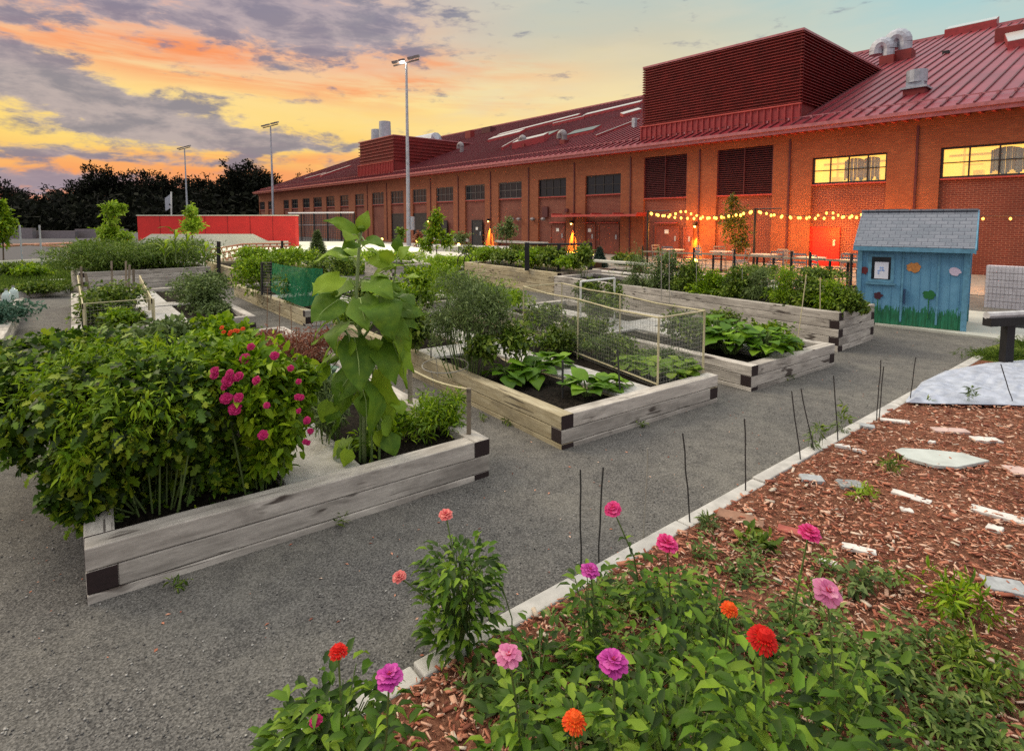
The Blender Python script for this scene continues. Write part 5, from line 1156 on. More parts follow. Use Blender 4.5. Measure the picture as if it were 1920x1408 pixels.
m.f = [(i * (nb + 1) + j, (i + 1) * (nb + 1) + j, (i + 1) * (nb + 1) + j + 1, i * (nb + 1) + j + 1) for i in range(na) for j in range(nb)]; m.m = [0] * len(m.f); m.build('net_sheet', gnm, nt_, smooth=True)
for px, yb, yt, Y in ((508, 560, 488, 11.2), (605, 590, 498, 10.3)): m = MB(); m.tube([D(px, yb, Y), D(px, yt, Y)], .012, 5); m.build('post', black, nt_)
tr = thing('black_trellis', 'dark square-mesh trellis beside the green netting', 'trellis', tuple(D(500, 555, 11.2)))
m = MB()
for k in range(8): p = D(491 + k * 2.6, 553, 11.3 - k * .02); q = D(491 + k * 2.6, 492, 11.3 - k * .02); m.tube([p, q], .006 if k else .025, 4)
for k in range(12): m.tube([D(490, 553 - k * 5.5, 11.3), D(510, 553 - k * 5.5, 11.15)], .006, 4)
m.build('mesh', darkstick, tr)
stake(410, 508, 453, 0, 'tall black post left of the tall pale bed', black, .035, Y=15.2, name='black_post', cat='post', flat=True); stake(529, 470, 452, 0, 'short black post before the white ramp', black, .03, Y=19, name='black_post', cat='post', flat=True)
bush('bed_bush', 'bushes on the tall pale bed at the end of the netting bed', 'bush', [pb(470, 480, 16.5, 34, 16, .8, 1), pb(540, 478, 16.5, 40, 12, .8, .8)], 3000, .08, G4, T_LEAF, B8.sz, 8, per=24)
# ---- left-middle bed
z9 = B9.sz
bush('bean_plant', 'leafy beans in the boarded plot of the left-middle bed', 'bean plant', [pb(215, 560, 9.6, 50, 30, .7, 1), pb(225, 600, 8.6, 36, 20, .4, .7), pb(180, 585, 9.0, 24, 24, .4, .4)], 5500, .06, G2, T_LEAF, z9, 16, per=26)
bush('pepper_plant', 'bright leafy pepper at the front of the boarded plot', 'pepper plant', [pb(225, 598, 8.4, 30, 16, .25, 1)], 900, .07, G4, T_LEAF, z9, 5, per=16)
bush('tomato_plant', 'round leafy tomato bush at the right of the left-middle bed', 'tomato plant', [pb(385, 560, 10.6, 40, 44, .5, 1.2), pb(355, 545, 11.4, 34, 34, .5, .6), pb(400, 585, 10.2, 36, 18, .4, .5), pb(400, 530, 11.2, 30, 20, .4, .4)], 9000, .055, G3, T_LEAF, z9, 16, per=36)
wf = thing('board_fence', 'low fence of pale boards and wire round the plot of the left-middle bed', 'plot fence', tuple(G(150, 620, .28)))
for (x0, y0, x1, y1, h) in ((156, 612, 146, 545, .34), (285, 600, 262, 545, .34)):
    a, b = G(x0, y0, .28), G(x1, y1, .28); m = MB()
    for k in range(5): p = a.lerp(b, k / 4); m.obox(p, (.035, 0, 0), (0, .035, 0), (0, 0, h)); 
    m.obox(a + Z * (h - .08), b - a, (.02, 0, 0), (0, 0, .09)); m.build('boards', palestick, wf)
a, b = G(156, 612, .28), G(285, 600, .28); m = MB(); m.tube([a + Z * .34, b + Z * .34], .008, 5); m.build('front_rail', palestick, wf); netpanel(wf, a, b, 0, .32, film=False, nm='wire')
for i, (px, yb, yt, tx) in enumerate(((155, 560, 500, 152), (178, 590, 512, 160), (240, 560, 497, 243), (252, 575, 505, 250), (236, 540, 490, 236), (210, 540, 490, 209))):
    stake(px, yb, yt, .26, 'weathered grey post %s from the left in the left-middle bed' % ordn[i], wood_old, .022, tx=tx, name='wooden_post', cat='post', group='grey posts in the left-middle bed')
stemm2 = stemm
bh = thing('clipped_hedge', 'broad clipped grassy hedge on the tall dark bed', 'hedge', tuple(B12.P(1, 1, B12.sz)))
BHm = [(tuple(B12.P(B12.W * f, 1.1, B12.sz + .42)), (.8, .85, .34), 1) for f in (.12, .3, .5, .7, .88)]
foliage_part('foliage', bh, BHm, 24000, .10, GW, T_NARROW, per=60, spread=.35, up=.9, surf=.6, floor=B12.sz, mode='clumps')
for i, (px, py, h) in enumerate(((330, 492, 60), (352, 490, 52), (310, 495, 40), (385, 500, 40))):
    t = thing('corn_plant', ['tallest corn plant rising over the hedge', 'corn plant right of the tallest one', 'short corn plant left of the tallest one', 'corn plant beside the right end of the hedge'][i], 'corn', tuple(D(px, py, 14)), 0, 'corn plants'); b = D(px, py, 14); hh = h * 14 / F; m = MB(); m.tube([b, b + Z * hh], [.02, .01], 6); m.build('stalk', stemm, t); m = MB()
    for k in range(8): a = k * 2.4; s0 = b + Z * hh * (.25 + .09 * k); big_leaf(m, s0, s0 + Vector((math.cos(a), math.sin(a), .35)) * .42, .07, Z, .25, .1, False)
    m.build('leaves', G4, t, smooth=True)
# jugs and netting of the far-left bed
jug = thing('plastic_jug', 'clear plastic jug nearest the corner of the far-left bed', 'jug', tuple(G(26, 560, .28)), 0, 'plastic jugs'); jb = G(26, 560, .28); jm, _n, _b = newmat('clear_plastic'); _b.inputs['Base Color'].default_value = (.55, .68, .66, 1); _b.inputs['Roughness'].default_value = .2; _b.inputs['Alpha'].default_value = .75
def lathe(mb_, c, prof, n=12):
    c = Vector(c); vs = [c + Vector((r * math.cos(2 * math.pi * j / n), r * math.sin(2 * math.pi * j / n), z)) for r, z in prof for j in range(n)]; k = len(prof)
    mb_.add(vs, [(i * n + j, i * n + (j + 1) % n, (i + 1) * n + (j + 1) % n, (i + 1) * n + j) for i in range(k - 1) for j in range(n)] + [tuple(range((k - 1) * n, k * n))])
m = MB(); lathe(m, jb, [(.075, 0), (.08, .02), (.08, .13), (.06, .18), (.025, .21), (.022, .24)]); m.build('body', jm, jug, smooth=True); m = MB(); m.tube([jb + Z * .24, jb + Z * .265], .026, 10); m.build('cap', dullgrey, jug)
j2 = copy_tree(jug); j2.location = G(13, 567, .28); j2['label'] = 'clear plastic jug further left, half hidden by leaves'
bush('bed_bush', 'teal-green leaves under net in the far-left bed', 'bush', [pb(10, 590, 9.2, 30, 24, .6, 1), pb(-20, 600, 8.6, 30, 30, .5, 1)], 3000, .06, GB, T_LEAF, B10.sz, 8)
bush('edging_shrubs', 'trimmed low shrub strip behind the concrete edging', 'shrubs', [pb(70, 540, 13.8, 62, 7, .35, 1)], 3000, .07, G2, T_LEAF, 0, 6, per=24)
# ---------------------------------------------------------------- foreground zinnias
ZL = foliage('zinnia_leaf', [(.018, .042, .004), (.055, .13, .007), (.13, .27, .014), (.30, .46, .035)], .34)
def nrand(s=1.0): return random.uniform(-s, s)
def zinnia(label, flowers, base, n_leaf=60, spread=.10, hleaf=.4, lsize=.07, group='zinnias along the kerb', mat=None):
    n_leaf = int(n_leaf * 1.0); lsize *= .92
    """flowers: (px, py, diameter px, petal material, depth, pompom, tilt)"""
    base = Vector(base); t = thing('zinnia_plant', label, 'zinnia', tuple(base), 0, group); m = MB(); P = []; Dv = []; Nv = []; Ls = []
    tops = []
    for (px, py, dpx, pm, Y, pom, tilt) in flowers:
        c = D(px, py, Y); R_ = dpx / 2 * Y / F * .92; tops.append(c)
        nrm = Vector((nrand(.3), -.35 + nrand(.25), 1)) if tilt is None else Vector(tilt) + Vector((0, .15, .3))
        fo = bloom(t, c, R_, pm, nrm, 6 if pom else (3 if pm is LP_ else 4), pom, 'flower', flat=False)
        mid = base.lerp(c, .55) + Vector((nrand(.03), nrand(.03), .02)); pts = [base + Vector((nrand(.02), nrand(.02), 0)), mid, c - nrm.normalized() * R_ * .15]
        m.tube(pts, [.0042, .0036, .003], 6)
        nl = max(3, int((c.z - base.z) / .055))
        for k in range(nl):
            f = k / nl * .80; q = pts[0].lerp(mid, f / .55) if f < .55 else mid.lerp(pts[2], (f - .55) / .45); a = random.uniform(0, 6.28)
            for s_ in (0, math.pi):
                P.append(np.array(q)); Dv.append((math.cos(a + s_), math.sin(a + s_), random.uniform(-.1, .5))); Nv.append((nrand(.3), nrand(.3), 1)); Ls.append(lsize * random.uniform(.7, 1.1) * (1.15 - .5 * f))
    hh = hleaf
    for k in range(n_leaf):      # leafy side shoots
        a = random.uniform(0, 6.28); r = spread * random.random() ** .6; z = base.z + hh * random.random() ** .8
        q = base + Vector((math.cos(a) * r, math.sin(a) * r, 0)); q.z = z
        P.append(np.array(q)); Dv.append((math.cos(a) + nrand(.6), math.sin(a) + nrand(.6), random.uniform(-.3, .6))); Nv.append((nrand(.5), nrand(.5), 1)); Ls.append(lsize * random.uniform(.6, 1.2))
    for k in range(max(4, n_leaf // 14)):
        a = random.uniform(0, 6.28); r = spread * .7; e = base + Vector((math.cos(a) * r, math.sin(a) * r, hh * random.uniform(.6, 1))); m.tube([base + Z * .0, base.lerp(e, .5) + Z * .05, e], [.004, .003, .002], 5)
    m.build('stems', stemm, t)
    leafmesh('foliage', mat or ZL, t, np.array(P), np.array(Dv, float), np.array(Nv, float), np.array(Ls), tpl_leaf(.40, .12, .30)); return t
MG, VP, RD, OR, SA, HP, LP_ = PINK
bp = lambda x, y: (x, y, .03)
def zb_at(px, py, Y, dx=0, dy=0): p = D(px, py, Y); return (p.x + dx, p.y + dy, .03)
zinnia('tall leafy zinnia by the kerb with a salmon flower high above the gravel', [(836, 964, 29, SA, 2.30, False, (0, -.5, 1)), (748, 1080, 28, SA, 2.2, False, (-.2, -.6, 1))], (G(862, 1235).x, G(862, 1235).y, .03), 620, .16, .44, .062)
zinnia('slender zinnia with one rose flower leaning left over the kerb', [(1149, 953, 34, HP, 2.35, False, (-.3, -.7, .8))], zb_at(1215, 1100, 2.5), 60, .07, .22)
zinnia('zinnia with a single magenta-pink flower at the kerb edge', [(1107, 1069, 36, VP, 2.05, False, None)], zb_at(1110, 1180, 2.15), 160, .10, .42, .06)
zinnia('zinnia with a hot pink flower among leaves, above the brown brick', [(1251, 1018, 44, HP, 1.95, False, (.2, -.5, 1))], zb_at(1260, 1150, 2.1), 170, .16, .45, .06)
zinnia('zinnia with a pink flower in front of the red brick', [(1517, 998, 44, HP, 2.0, False, (.1, -.5, 1))], zb_at(1490, 1120, 2.1), 30, .08, .25, .05)
zinnia('zinnia with an open pale pink flower and loose petals', [(1552, 1108, 56, LP_, 1.65, False, (.1, -.9, .8))], zb_at(1560, 1240, 1.75), 140, .15, .45, .06)
zinnia('zinnia with a small orange-red flower left of the big red one', [(1368, 1141, 38, OR, 1.62, True, (.1, -.6, 1))], zb_at(1370, 1260, 1.75), 130, .12, .45)
zinnia('zinnia with the biggest round red flower', [(1431, 1197, 66, RD, 1.28, True, (.15, -.7, 1))], zb_at(1440, 1330, 1.45), 150, .14, .5)
zinnia('zinnia with a violet-pink ruffled flower in the foreground', [(1150, 1240, 60, VP, 1.3, False, (.1, -.4, 1))], zb_at(1165, 1330, 1.5), 130, .13, .42)
zinnia('zinnia with a lilac-pink open flower and dark eye', [(954, 1228, 50, LP_, 1.5, False, (0, -.6, 1))], zb_at(985, 1330, 1.65), 120, .12, .36)
zinnia('zinnia with a deep magenta flower over the kerb, bottom left', [(730, 1267, 54, VP, 1.38, False, (.05, -.35, 1))], zb_at(705, 1330, 1.62), 110, .12, .34)
zinnia('zinnia with a bright red flower at the left end of the row', [(634, 1220, 40, RD, 1.62, True, (0, -.4, 1))], zb_at(632, 1370, 1.70, 0, 0), 240, .16, .34, .075)
zinnia('zinnia with an orange pompom flower at the bottom edge', [(1077, 1351, 54, OR, 1.3, True, (.05, -.5, 1))], zb_at(1085, 1400, 1.42), 100, .12, .38)
zinnia('zinnia with a dark red half-hidden bud at the bottom left', [(592, 1350, 26, MG, 1.6, False, (0, -.5, 1))], zb_at(575, 1400, 1.72), 160, .15, .22, .08)
for i, (px, py, Y, n, sp, hl, ls, lb) in enumerate(((1300, 1310, 1.45, 330, .20, .62, .066, 'leafy zinnia without flowers in front of the biggest red flower'), (1440, 1380, 1.25, 300, .18, .70, .075, 'leafy zinnia at the bottom edge below the biggest red flower'), (1230, 1390, 1.3, 280, .18, .62, .072, 'large-leaved zinnia at the bottom edge right of the orange pompom'),
     (1010, 1180, 2.0, 260, .18, .24, .065, 'low leafy zinnia between the kerb and the lilac-pink flower'), (1340, 1050, 2.25, 170, .15, .28, .06, 'leafy zinnia right of the hot pink flower'), (1200, 1180, 1.9, 260, .20, .34, .06, 'leafy zinnia mass behind the violet-pink ruffled flower'),
     (1640, 1150, 1.9, 90, .12, .26, .07, 'grey-green leafy seedling right of the open pale pink flower'), (1100, 1300, 1.6, 170, .16, .34, .075, 'leafy zinnia between the violet-pink and orange flowers'), (950, 1390, 1.6, 120, .16, .22, .075, 'leafy zinnia at the bottom edge left of the orange pompom'),
     (1430, 1250, 1.65, 220, .2, .42, .07, 'leafy zinnia behind the biggest red flower'), (1560, 1330, 1.55, 260, .24, .36, .06, 'dark low zinnia right of the biggest red flower'), (520, 1400, 1.72, 90, .12, .10, .08, 'lowest leaves at the bottom left corner of the zinnia row'))):
    p = D(px, py, Y); zinnia(lb, [], (p.x, p.y, .03), n, sp, hl, ls)
for px, py, ty, lb in ((1110, 1060, 1040, 'zinnia bud'),): pass
# bare flower stems with buds rising from the tall zinnia
for i, (bx, by, tx, ty) in enumerate(((862, 1120, 894, 1048), (880, 1100, 856, 1020), (960, 1160, 940, 1095))):
    b = D(bx, by, 2.25); e = D(tx, ty, 2.25); m = MB(); m.tube([Vector((b.x, b.y, .03)), b, e], .0028, 5); o = m.build('bud_stem', stemm, origin=(b.x, b.y, .03)); tag(o, ['thin bud stem on the right of the tall leafy zinnia', 'thin bud stem in the middle of the tall leafy zinnia', 'lone thin bud stem right of the tall leafy zinnia'][i], 'bud stem', 'bud stems')
    m = MB(); m.ball(e, .012, 8, 0, (1, 1, .8)); m.build('bud', ZL, o)
# plant label stick
b = G(970, 1375, .02); b = D(970, 1385, 1.95); t_ = D(972, 1336, 1.93); b = Vector((b.x, b.y, .03)); m = MB(); m.obox(b, (.012, 0, 0), (0, .004, 0), t_ - b); o = m.build('plant_label', whitepipe, origin=tuple(b)); m = MB(); m.obox(t_ + Vector((-.012, 0, 0)), (.036, 0, 0), (0, .005, 0), (.006, 0, .035)); m.build('label_head', whitepipe, o); tag(o, 'white plastic plant label stick near the bottom edge', 'plant label')

# ---- chips, pebbles, weeds, ground cover
def mulch_xy(n, t0=-3.3, t1=7.6, o1=5.5):
    t = RNG.uniform(t0, t1, n * 3); o = .11 + (o1 - .11) * RNG.random(n * 3) ** 1.0
    x = c0.x + CU.x * t + CN.x * o; y = c0.y + CU.y * t + CN.y * o
    ok = (y > 1.2) & (np.abs(x / np.maximum(y, .1)) < 1.05)
    # keep inside the picture, denser near the camera
    keep = ok & (RNG.random(n * 3) < np.clip((5.2 / np.maximum(y, .5)) ** 1.3 * .45, 0, 1)); ix = np.nonzero(keep)[0][:n]; return x[ix], y[ix]
x, y = mulch_xy(60000); k = len(x)
P = np.stack([x, y, .045 + RNG.uniform(0, .018, k)], 1); a = RNG.uniform(0, 6.28, k); Dv = np.stack([np.cos(a), np.sin(a), RNG.normal(0, .18, k)], 1); Nv = np.stack([RNG.normal(0, .25, k), RNG.normal(0, .25, k), np.ones(k)], 1)
L = RNG.gamma(3.2, .0068, k).clip(.008, .075)
o = leafmesh('wood_chips', chipm, None, P, Dv, Nv, L, tpl_chip(.34, .10), W=L * RNG.uniform(.5, 1.3, k).clip(0, 2)); tag(o, 'reddish brown wood chips spread over the bed', 'wood chips', kind='stuff')
k = 260; x, y = mulch_xy(k, o1=4); k = len(x); P = np.stack([x, y, np.full(k, .055)], 1); a = RNG.uniform(0, 6.28, k); Dv = np.stack([np.cos(a), np.sin(a), RNG.normal(0, .1, k)], 1); Nv = np.stack([RNG.normal(0, .2, k), RNG.normal(0, .2, k), np.ones(k)], 1)
o = leafmesh('pale_chips', plain('pale_chip', (.55, .46, .36), .8, var=.3), None, P, Dv, Nv, RNG.uniform(.02, .06, k), tpl_chip(.4, .15)); tag(o, 'scattered pale splinters among the wood chips', 'splinters', kind='stuff')
n = 6000; t = RNG.uniform(-14, 14, n); y = 1.9 + RNG.random(n) ** 1.6 * 11; x = t * .07 * y; off = (x - c0.x) * CN.x + (y - c0.y) * CN.y; ok = off < -.03; x, y = x[ok], y[ok]; k = len(x)
P = np.stack([x, y, np.full(k, .001)], 1); a = RNG.uniform(0, 6.28, k); Dv = np.stack([np.cos(a), np.sin(a), np.zeros(k)], 1); Nv = np.stack([RNG.normal(0, .1, k), RNG.normal(0, .1, k), np.ones(k)], 1)
pebm, _n, _b = newmat('pebble'); _g = nd(_n, 'ShaderNodeNewGeometry'); _n.links.new(ramp(_n, _g.outputs['Random Per Island'], [(0, (.06, .06, .06)), (.6, (.22, .215, .2)), (1, (.42, .41, .38))]), _b.inputs['Base Color']); _b.inputs['Roughness'].default_value = .9
o = leafmesh('loose_gravel', pebm, None, P, Dv, Nv, RNG.uniform(.003, .010, k), tpl_chip(.9, .5)); tag(o, 'loose small stones on the path', 'gravel', kind='stuff')
# ground cover between the zinnias
k = 5500; bl = [(1250, 1150, 150, .55), (1450, 1150, 160, .5), (1300, 1280, 160, .5), (1550, 1250, 200, .6), (1050, 1240, 110, .4), (1650, 1350, 220, .5), (1150, 1350, 130, .4), (1350, 1060, 60, .25), (900, 1330, 70, .2), (1700, 1290, 150, .7), (1820, 1370, 150, .8)]
Ps = []
for px, py, r, w in bl:
    c = G(px, py, .05); m_ = int(k * w / 4); sx = r * c.y / F * .75; kc = max(3, m_ // 70); cx_, cy_ = RNG.normal(c.x, sx, kc), RNG.normal(c.y, sx * .8, kc); ii = RNG.integers(0, kc, m_); Ps.append(np.stack([cx_[ii] + RNG.normal(0, .045, m_), cy_[ii] + RNG.normal(0, .045, m_), .05 + np.abs(RNG.normal(0, .045, m_))], 1))
P = np.concatenate(Ps); off = (P[:, 0] - c0.x) * CN.x + (P[:, 1] - c0.y) * CN.y; P = P[off > .16]; k = len(P)
o = leafmesh('ground_cover', foliage('weed_leaf', [(.04, .08, .012), (.10, .19, .025), (.19, .30, .05), (.32, .38, .12)], .25), None, P, np.concatenate([RNG.normal(0, 1, (k, 2)), RNG.uniform(-.2, .8, (k, 1))], 1), np.concatenate([RNG.normal(0, .4, (k, 2)), np.ones((k, 1))], 1), RNG.uniform(.018, .055, k), tpl_leaf(.34, .08, .2)); tag(o, 'tangled low weeds between the zinnias and the wood chips', 'weeds', kind='stuff')
for i, (px, py, n, r, h, mt, tp, lb) in enumerate(((1668, 890, 90, .07, .14, G2, T_NARROW, 'small green weed by the two grey pavers'), (1620, 935, 120, .10, .06, G5, T_NARROW, 'yellow-lime weed below the speckled paver'), (1790, 1150, 420, .20, .16, G4, T_NARROW, 'spreading light green weed at the lower right'), (1580, 812, 110, .07, .24, G2, T_NARROW, 'weed at the kerb by the eighth stake'),
     (1536, 838, 40, .03, .26, G2, T_NARROW, 'thin upright weed at the kerb'), (1522, 842, 40, .03, .22, G3, T_NARROW, 'thin grey-green weed left of the thin upright weed'), (1820, 762, 60, .04, .22, G3, T_NARROW, 'small whitish seedling in front of the fabric'), (1735, 758, 50, .08, .05, G2, T_NARROW, 'low weed at the front edge of the fabric'),
     (1330, 1000, 120, .08, .10, G3, T_NARROW, 'low weed beside the brown brick'), (1420, 1035, 120, .10, .10, G2, T_LEAF, 'dark weed below the red brick'), (1800, 1290, 300, .2, .18, G2, T_NARROW, 'dark weed in the lower right corner'), (960, 792, 130, .14, .05, G2, T_NARROW, 'weed at the foot of the squash bed, on the gravel'), (1600, 1110, 90, .10, .14, G3, T_LEAF, 'pale weed right of the loose pink flower'))):
    c = G(px, py, .03 if i != 11 else 0); bush('weed', lb, 'weed', [((c.x, c.y, c.z + h * .5), (r, r, h * .5), 1)], n, .05, mt, tp, c.z, 4, sr=.002, per=12, spread=.5, surf=.3, up=.4, group='weeds')
bush('grass_clump', 'patch of coarse grass right of the kerb behind the fabric', [(tuple(G(1885, 668, .05)), (.55, .35, .06), 1), (tuple(G(1960, 650, .05)), (.5, .4, .06), 1)] and 'grass', [(tuple(G(1885, 668, .05)), (.55, .35, .06), 1), (tuple(G(1960, 650, .05)), (.5, .4, .06), 1)], 9000, .055, GW, T_BLADE, .02, 0, per=30, spread=.6, surf=.2)

# ---------------------------------------------------------------- young trees, conifers, shrubs in the middle distance
def tree(label, px, pyb, Y, blobs, n, size, mat, trunk_r=.03, name='young_tree', cat='young tree', group=None, bark=None, limbs=12, lean=0, **kw):
    b = D(px, pyb, Y); b.z = 0; t = thing(name, label, cat, tuple(b), 0, group); BL = [pb(*q) for q in blobs]
    kw.setdefault('floor', .2)
    foliage_part('crown', t, BL, n, size, mat, T_LEAF if size < .3 else T_SMALL, **kw)
    top = max(c[0][2] + c[1][2] * .5 for c in BL); c0_ = Vector(BL[0][0]); m = MB(); pts = [b, Vector((b.x * .5 + c0_.x * .5, b.y, top * .35)), Vector((c0_.x, c0_.y, top * .7)), Vector((c0_.x, c0_.y, top))]
    m.tube(pts, [trunk_r, trunk_r * .8, trunk_r * .5, trunk_r * .15], 8)
    for k in range(limbs):
        c, r, _ = random.choice(BL); e = Vector(c) + Vector((nrand(r[0]), nrand(r[1]), nrand(r[2]))) * .75; s0 = pts[1].lerp(pts[3], random.uniform(0, .7)); s0.z = min(s0.z, e.z + .1 * r[2]); m.tube([s0, s0.lerp(e, .5) + Z * .05 * r[2], e], [trunk_r * .35, trunk_r * .2, trunk_r * .08], 5)
    m.build('trunk', bark or barkm, t); return t
tree('leafy yellow-green young tree at the left edge', 5, 470, 24, [(5, 425, 24, 20, 34, .5, 1), (-8, 450, 24, 24, 20, .5, .6), (3, 392, 24, 9, 18, .25, .3)], 2400, .14, G4)
tree('lime young tree in front of the left end of the red wall', 215, 472, 26, [(205, 440, 26, 24, 30, .5, 1), (207, 400, 26, 15, 24, .35, .5), (232, 455, 26, 22, 24, .4, .6), (228, 395, 26, 7, 16, .2, .2)], 2600, .15, G5)
tree('lime young tree in front of the middle of the red wall', 361, 480, 27, [(360, 425, 27, 20, 16, .4, 1), (359, 402, 27, 11, 16, .3, .5)], 1500, .14, G5)
tree('bright green young tree with a gap, left of the dark door', 820, 478, 27, [(815, 440, 27, 22, 26, .45, 1), (818, 412, 27, 14, 16, .3, .5), (800, 460, 27, 16, 16, .35, .4), (838, 455, 27, 14, 20, .3, .4)], 2600, .14, G4)
tree('sparse young tree with wispy twigs right of the first wall lamp', 950, 470, 30, [(950, 436, 30, 24, 24, .5, 1), (955, 420, 30, 12, 14, .3, .3)], 1100, .13, G3)
tree('wispy olive tree in front of the brick wall between the string lights', 1378, 500, 21.5, [(1378, 425, 21.5, 34, 46, .6, 1.3), (1375, 382, 21.5, 14, 20, .3, .3), (1390, 460, 21.5, 28, 24, .5, .6)], 3000, .085, foliage('olive_leaf', [(.07, .09, .012), (.12, .15, .02), (.2, .22, .03)], .3))
tree('low shrub tree in front of the dark garage doors', 748, 470, 33, [(752, 440, 33, 10, 12, .3, 1), (745, 455, 33, 12, 10, .3, .8)], 700, .15, G2, name='shrub', cat='shrub')
tree('reddish shrub beside the tall light pole', 785, 465, 34, [(784, 450, 34, 9, 14, .3, 1)], 500, .14, GR, name='shrub', cat='shrub')
tree('wispy shrub left of the dark door', 860, 465, 34, [(862, 448, 34, 22, 12, .4, 1)], 700, .12, G3, name='shrub', cat='shrub')
def conifer(label, px, pyb, pyt, Y, wpx, mat):
    b = D(px, pyb, Y); h = (pyb - pyt) * Y / F; r = wpx / 2 * Y / F; b.z = max(0, b.z - .1); t = thing('small_spruce', label, 'spruce', tuple(b), 0, 'small spruces'); m = MB(); m.tube([b, b + Z * h * .97], [.05, .008], 6); m.build('trunk', barkm, t)
    n = 6500; u = RNG.random(n) ** .7; rr = r * u * (.75 + .35 * RNG.random(n)) ; a = RNG.uniform(0, 6.28, n); tier = .06 * h * (np.round((1 - u) * 12) / 12 - (1 - u)); f = RNG.uniform(.35, 1, n)
    P = np.stack([b.x + rr * f * np.cos(a), b.y + rr * f * np.sin(a), b.z + h * (1 - u) * .98 + .04 + tier], 1)
    leafmesh('crown', mat, t, P, np.stack([np.cos(a), np.sin(a), RNG.uniform(-.3, .5, n)], 1) + RNG.normal(0, .35, (n, 3)), RNG.normal(0, .4, (n, 3)) + np.array([0, 0, 1]), RNG.uniform(.05, .13, n), T_NARROW)
conifer('small pale green spruce in front of the white ramp', 596, 496, 428, 19, 52, G3); conifer('small dark spruce right of the black posts', 1124, 500, 460, 21, 34, foliage('blue_spruce', [(.02, .05, .035), (.05, .09, .06), (.08, .13, .09)], .1))
for i, (px, py, Y, rx, ry, mt, lb) in enumerate(((860, 492, 22, 70, 9, G5, 'lime planting strip between the white ramp and the tall pale bed'), (740, 482, 25, 80, 9, G5, 'bright lime planting below the white ramp'), (800, 505, 19, 60, 8, G4, 'green planting behind the dark grey bed'), (905, 472, 30, 50, 7, G2, 'low dark shrubs below the dark door'),
                                      (1010, 470, 30, 70, 8, G2, 'low dark shrubs behind the black posts'), (1180, 488, 24, 30, 10, G2, 'low shrubs left of the tall bushes on the patio edge'), (660, 500, 20, 40, 14, G4, 'green shrubs behind the sunflower top'))):
    b = D(px, py, Y); bush('planting', lb, 'shrubs', [pb(px, py, Y, rx, ry, .9, 1), pb(px - rx * .5, py - 2, Y, rx * .4, ry * 1.1, .7, .3)], 3000, .12, mt, T_LEAF, 0, 0, per=16, spread=.5, surf=.4, group='planting strips', base=(b.x, b.y, 0), floor=.05)
k = 14000; Pq = []
for (xa, xb, ya, yb) in ((-40, 145, 497, 528), (-40, 130, 533, 552)):
    for _ in range(k // 2): g = G(random.uniform(xa, xb), random.uniform(ya, yb)); Pq.append((g.x, g.y, .02))
P = np.array(Pq); kk = len(P)
o = leafmesh('grass', GW, None, P, np.concatenate([RNG.normal(0, .5, (kk, 2)), np.ones((kk, 1))], 1), RNG.normal(0, 1, (kk, 3)), RNG.uniform(.06, .22, kk), T_BLADE); tag(o, 'rough grass on the left verge', 'grass', kind='stuff')
bush('shrub', 'dark shrub on the left verge', 'shrub', [pb(18, 505, 18.5, 24, 9, .5, 1)], 900, .1, G2, T_LEAF, 0, 4); bush('shrub', 'yellowish shrub on the left verge right of the dark one', 'shrub', [pb(60, 508, 18.0, 30, 9, .5, 1)], 1200, .1, G4, T_LEAF, 0, 4)
bush('shrub', 'shrub at the right end of the left verge beside the hedge', 'shrub', [pb(160, 470, 20, 26, 20, .5, 1), pb(150, 490, 18, 16, 20, .4, .5)], 2200, .1, G2, T_LEAF, 0, 6)

# ---------------------------------------------------------------- distant trees
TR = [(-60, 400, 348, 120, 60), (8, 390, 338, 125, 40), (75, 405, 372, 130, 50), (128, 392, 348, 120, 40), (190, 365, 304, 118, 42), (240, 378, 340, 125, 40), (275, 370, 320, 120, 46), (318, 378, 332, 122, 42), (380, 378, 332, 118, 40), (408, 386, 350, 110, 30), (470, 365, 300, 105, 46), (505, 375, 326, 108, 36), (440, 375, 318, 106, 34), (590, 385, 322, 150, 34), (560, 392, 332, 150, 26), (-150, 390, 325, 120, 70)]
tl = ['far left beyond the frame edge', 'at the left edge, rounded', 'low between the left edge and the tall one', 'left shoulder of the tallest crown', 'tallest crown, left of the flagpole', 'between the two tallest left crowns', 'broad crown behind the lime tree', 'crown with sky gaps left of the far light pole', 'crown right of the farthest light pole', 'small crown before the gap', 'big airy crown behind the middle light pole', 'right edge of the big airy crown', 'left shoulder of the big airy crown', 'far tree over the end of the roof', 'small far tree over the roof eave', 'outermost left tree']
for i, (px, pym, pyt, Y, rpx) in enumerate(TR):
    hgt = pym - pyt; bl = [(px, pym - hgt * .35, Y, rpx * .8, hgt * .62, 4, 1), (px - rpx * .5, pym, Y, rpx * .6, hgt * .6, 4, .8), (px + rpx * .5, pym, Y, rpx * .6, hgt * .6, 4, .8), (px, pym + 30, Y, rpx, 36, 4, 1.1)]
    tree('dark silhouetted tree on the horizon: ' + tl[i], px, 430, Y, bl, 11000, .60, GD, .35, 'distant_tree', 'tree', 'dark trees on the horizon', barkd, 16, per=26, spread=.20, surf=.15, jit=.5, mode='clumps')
m = MB()
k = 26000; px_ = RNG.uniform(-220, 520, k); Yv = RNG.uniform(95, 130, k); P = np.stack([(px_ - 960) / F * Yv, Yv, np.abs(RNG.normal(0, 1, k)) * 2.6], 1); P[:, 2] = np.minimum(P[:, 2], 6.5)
o = leafmesh('undergrowth', GD, None, P, RNG.normal(0, 1, (k, 3)), RNG.normal(0, 1, (k, 3)), RNG.uniform(.7, 1.6, k), T_SMALL); tag(o, 'dark undergrowth below the trees on the horizon', 'undergrowth', kind='stuff')

